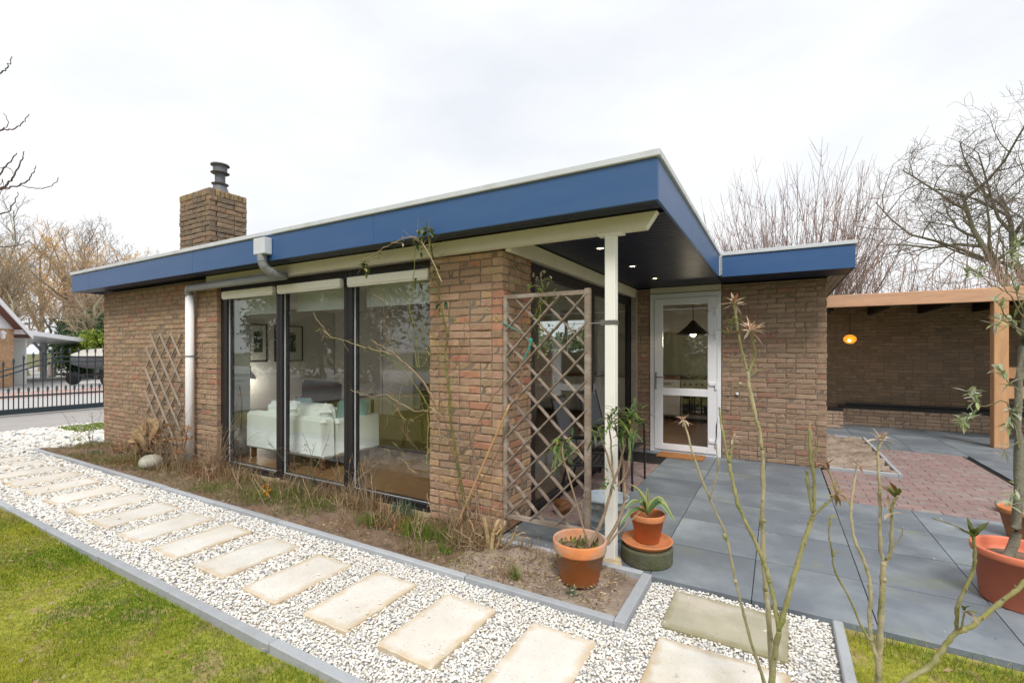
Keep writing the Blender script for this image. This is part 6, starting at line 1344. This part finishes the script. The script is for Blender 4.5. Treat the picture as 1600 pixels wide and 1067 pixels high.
# sliding gate
gt = thing('driveway_gate', 'dark grey wrought-iron gate with spear finials across the neighbour drive', 'gate', (-15.45, 4.0, 0)); GX = -15.45
Ya, Yb = 1.2, 7.6
mb = MB(); mb.box(GX-.05, GX+.05, Ya, Yb, .02, .14, bev=.008); mb.build('bottom_rail', M['gate'], gt)
mb = MB(); mb.box(GX-.02, GX+.02, Ya, Yb, .41, .45, bev=.004); mb.build('middle_rail', M['gate'], gt)
def ztop(y): return .93+.42*(1-math.cos(min(max((y-2.9)/(4.5-2.9), 0), 1)*math.pi))/2
for off in (0, -.12):
    mb = MB(); P = [(GX, y, ztop(y)+off) for y in np.linspace(Ya, Yb, 40)]; mb.tube(P, .016, 6); mb.build('top_rail', M['gate'], gt)
def spear(mb, y, z): mb.lathe((GX, y, z), [(.010, 0), (.035, .01), (.012, .03), (.03, .06), (0, .14)], 6)
y = Ya+.08; k = 0
sh = MB()
while y < Yb:
    mb = MB()
    if k % 2 == 0: mb.tube([(GX, y, .14), (GX, y, ztop(y)+.10)], .012, 6); spear(mb, y, ztop(y)+.10)
    else: mb.tube([(GX, y, .14), (GX, y, .52)], .012, 6); spear(mb, y, .52)
    mb.build('bar', M['gate'], gt); y += .083; k += 1
# neighbour house and carport
A = np.array((-28.3, 6.6)); B = np.array((-31.6, 9.6)); ang = math.atan2(*(B-A)[::-1]); ux = (B-A)/np.linalg.norm(B-A); LN = float(np.linalg.norm(B-A))*1.0
nh = thing('neighbour_house', 'neighbour house gable of yellow brick with white boarding and brown roof', 'house', (A[0], A[1], 0), ang+math.pi)
# local +x points from B towards A and beyond (to the left in the photo); local +y towards the camera side
mb = MB(); mb.box(.02, 9, -5, .0, 0, 2.42); mb.build('wall', M['nbrick'], nh, world=False).data.attributes['tint']
mb = MB(); mb.add([(.02, 0.01, 2.42), (9, 0.01, 2.42), (4.5, .01, 5.6), (.02, -5, 2.42), (9, -5, 2.42), (4.5, -5, 5.6)], [(0, 1, 2), (3, 5, 4)]); 
for k in range(15): z = 2.44+.2*k; a = .02+(z-2.42)*1.41; mb.box(a, 9-a+.02, .012, .03, z, z+.19)
mb.build('gable_boarding', M['white'], nh, world=False)
for s_ in (0, 1):
    mb = MB(); x0, x1 = (-.5, 4.5) if s_ == 0 else (9.5, 4.5); mb.add([(x0, .35, 2.2), (x1, .35, 5.75), (x1, -5.3, 5.75), (x0, -5.3, 2.2), (x0, .35, 2.05), (x1, .35, 5.6), (x1, -5.3, 5.6), (x0, -5.3, 2.05)], [(0, 1, 2, 3), (7, 6, 5, 4), (0, 4, 5, 1), (1, 5, 6, 2), (2, 6, 7, 3), (3, 7, 4, 0)]); mb.build('roof', M['rooftile'], nh, world=False)
    mb = MB(); mb.add([(x0, .40, 2.22), (x1, .40, 5.77), (x1, .40, 5.55), (x0, .40, 2.0), (x0, .36, 2.22), (x1, .36, 5.77), (x1, .36, 5.55), (x0, .36, 2.0)], [(0, 1, 2, 3), (7, 6, 5, 4), (0, 4, 5, 1), (1, 5, 6, 2), (2, 6, 7, 3), (3, 7, 4, 0)]); mb.build('barge_board', M['white'], nh, world=False)
nbm = MB(); gg = random.Random(5); z = 0; k = 0
while z < 2.38:
    x = .0
    for q in range(9):
        nbm.box(x+.006, x+.222-.002, .0, .018, z+.005, z+.07, np.array((.52, .31, .15))*gg.uniform(.8, 1.15)); x += .23
    z += .078; k += 1
o = nbm.build('brickwork', M['nbrick'], nh, world=False); o['kind'] = 'stuff'
mb = MB(); mb.lathe((.9, .16, 2.15), [(.0, .2), (.1, .1), (.12, .08), (.08, 0), (.07, -.15), (0, -.18)], 10); mb.box(.86, .94, .02, .1, 2.1, 2.16); mb.build('wall_lamp', M['white'], nh, world=False)
nc = thing('neighbour_carport', 'white flat-roofed open carport with white posts beside the neighbour house', 'carport', (A[0], A[1], 0), ang+math.pi)
LL = LN+2.0
mb = MB(); mb.add([(0, .3, 2.42), (-LL, .3, 2.05), (-LL, .3, 1.85), (0, .3, 2.22), (0, -4.5, 2.42), (-LL, -4.5, 2.05), (-LL, -4.5, 1.85), (0, -4.5, 2.22)], [(0, 1, 2, 3), (7, 6, 5, 4), (0, 4, 5, 1), (1, 5, 6, 2), (2, 6, 7, 3), (3, 7, 4, 0)]); mb.build('roof', M['white'], nc, world=False)
for x, y in ((-LL+.25, .15), (-LL+.25, -2.2), (-LL+.3, -4.2)): mb = MB(); mb.box(x-.1, x+.1, y-.1, y+.1, 0, 1.9); mb.build('post', M['white'], nc, world=False)
mb = MB(); mb.box(-LL+.2, 0, -4.4, -4.3, 0, 1.95); 
for k in range(9): mb.box(-LL+.2, 0, -4.3, -4.28, .2*k+.01, .2*k+.19)
mb.build('back_wall', M['plaster'], nc, world=False)
mb = MB(); mb.box(-.9, -.85, -4.2, -.05, 0, 2.0); mb.build('side_panel', M['plaster'], nc, world=False)
for k in range(2):
    P = smoothline([(-LL+.3, .15-2.3*k, 1.0), (-LL+.55, .15-2.3*k, 1.5), (-LL+1.1, .15-2.3*k, 1.9)], 4); mb = MB(); mb.tube(P, .07, 6); mb.build('brace', M['white'], nc, world=False)
wb = thing('workbench', 'cluttered dark workbench inside the neighbour carport', 'workbench', tuple(A+ux*2.4+np.array((.0, 3.2)))+(0,), ang+math.pi)
mb = MB(); mb.box(-1.2, 1.2, -.3, .3, .95, 1.0); mb.build('bench_top', M['oldwood'], wb, world=False)
for x in (-1.1, 1.1): mb = MB(); mb.box(x-.04, x+.04, -.28, .28, 0, .95); mb.build('leg', M['oldwood'], wb, world=False)
mb = MB(); mb.box(-.9, .5, -.2, .2, .15, .55, bev=.03); mb.build('shelf_box', M['black'], wb, world=False)
cl2 = thing('grinder', 'dark round machine standing on the neighbour workbench', 'machine', tuple(A+ux*2.4+np.array((.0, 3.2)))+(1.0,), ang+math.pi)
mb = MB(); mb.blob((.3, 0, .28), (.3, .2, .28), sub=2, seed=2); mb.build('body', M['zinc'], cl2, world=False); mb = MB(); mb.box(-.4, -.1, -.15, .15, 0, .4, bev=.05); mb.build('base', M['black'], cl2, world=False)
# boat on trailer
bo = at(126, 606, 20.5); BA = math.atan2(.55, .83)
bt = thing('motor_boat', 'small white motor boat under a grey tarp on a trailer', 'boat', (bo[0]+1.6*math.cos(BA), bo[1]+1.6*math.sin(BA), .55), BA)
prof = [(-2.0, .05, .45), (-1.5, .45, .42), (-.5, .8, .4), (1.0, .9, .4), (2.2, .85, .38)]
V = []; F = []
for i, (x, hw, _) in enumerate(prof):
    k = i/4; V += [(x, 0, .35*(1-k)**2), (x, -hw*.7, .22+.15*(1-k)), (x, -hw, .62+.12*(1-k)), (x, hw, .62+.12*(1-k)), (x, hw*.7, .22+.15*(1-k))]
for i in range(4): 
    for k in range(5): F.append((i*5+k, i*5+(k+1) % 5, (i+1)*5+(k+1) % 5, (i+1)*5+k))
mb = MB(); mb.add(V, F); mb.build('hull', M['cowl'], bt, world=False)
mb = MB(); V = []
for i, (x, hw, _) in enumerate(prof): V += [(x, -hw*1.03, .63+.12*(1-i/4)), (x, 0, .80+.28*math.sin(i/4*3)), (x, hw*1.03, .63+.12*(1-i/4))]
mb.add(V, [f for i in range(4) for f in ((i*3, i*3+1, i*3+4, i*3+3), (i*3+1, i*3+2, i*3+5, i*3+4))]); mb.build('tarp', M['tarp'], bt, world=False, smooth=True)
tl = thing('boat_trailer', 'dark boat trailer on the neighbour drive', 'trailer', (bt.location[0], bt.location[1], 0), BA)
mb = MB()
for s_ in (-.5, .5): mb.box(-1.9, 2.2, s_-.04, s_+.04, .42, .5)
mb.box(-.1, .1, -.8, .8, .36, .42); mb.box(-2.6, -1.9, -.04, .04, .42, .5); mb.build('chassis', M['black'], tl, world=False)
for (x, y) in ((.2, -.85), (.2, .85), (-1.9, 0)):
    mb = MB(); mb.lathe((0, 0, 0), [(0, -.08), (.2, -.08), (.28, -.06), (.28, .06), (.2, .08), (0, .08)], 20); mb.V = [np.concatenate(mb.V)[:, (0, 2, 1)]*(1, 1, 1)+np.array((x, y, .28))]; mb.build('wheel', M['rubber'], tl, world=False)
print('OBJECTS', len(bpy.data.objects), 'gravel', NG)
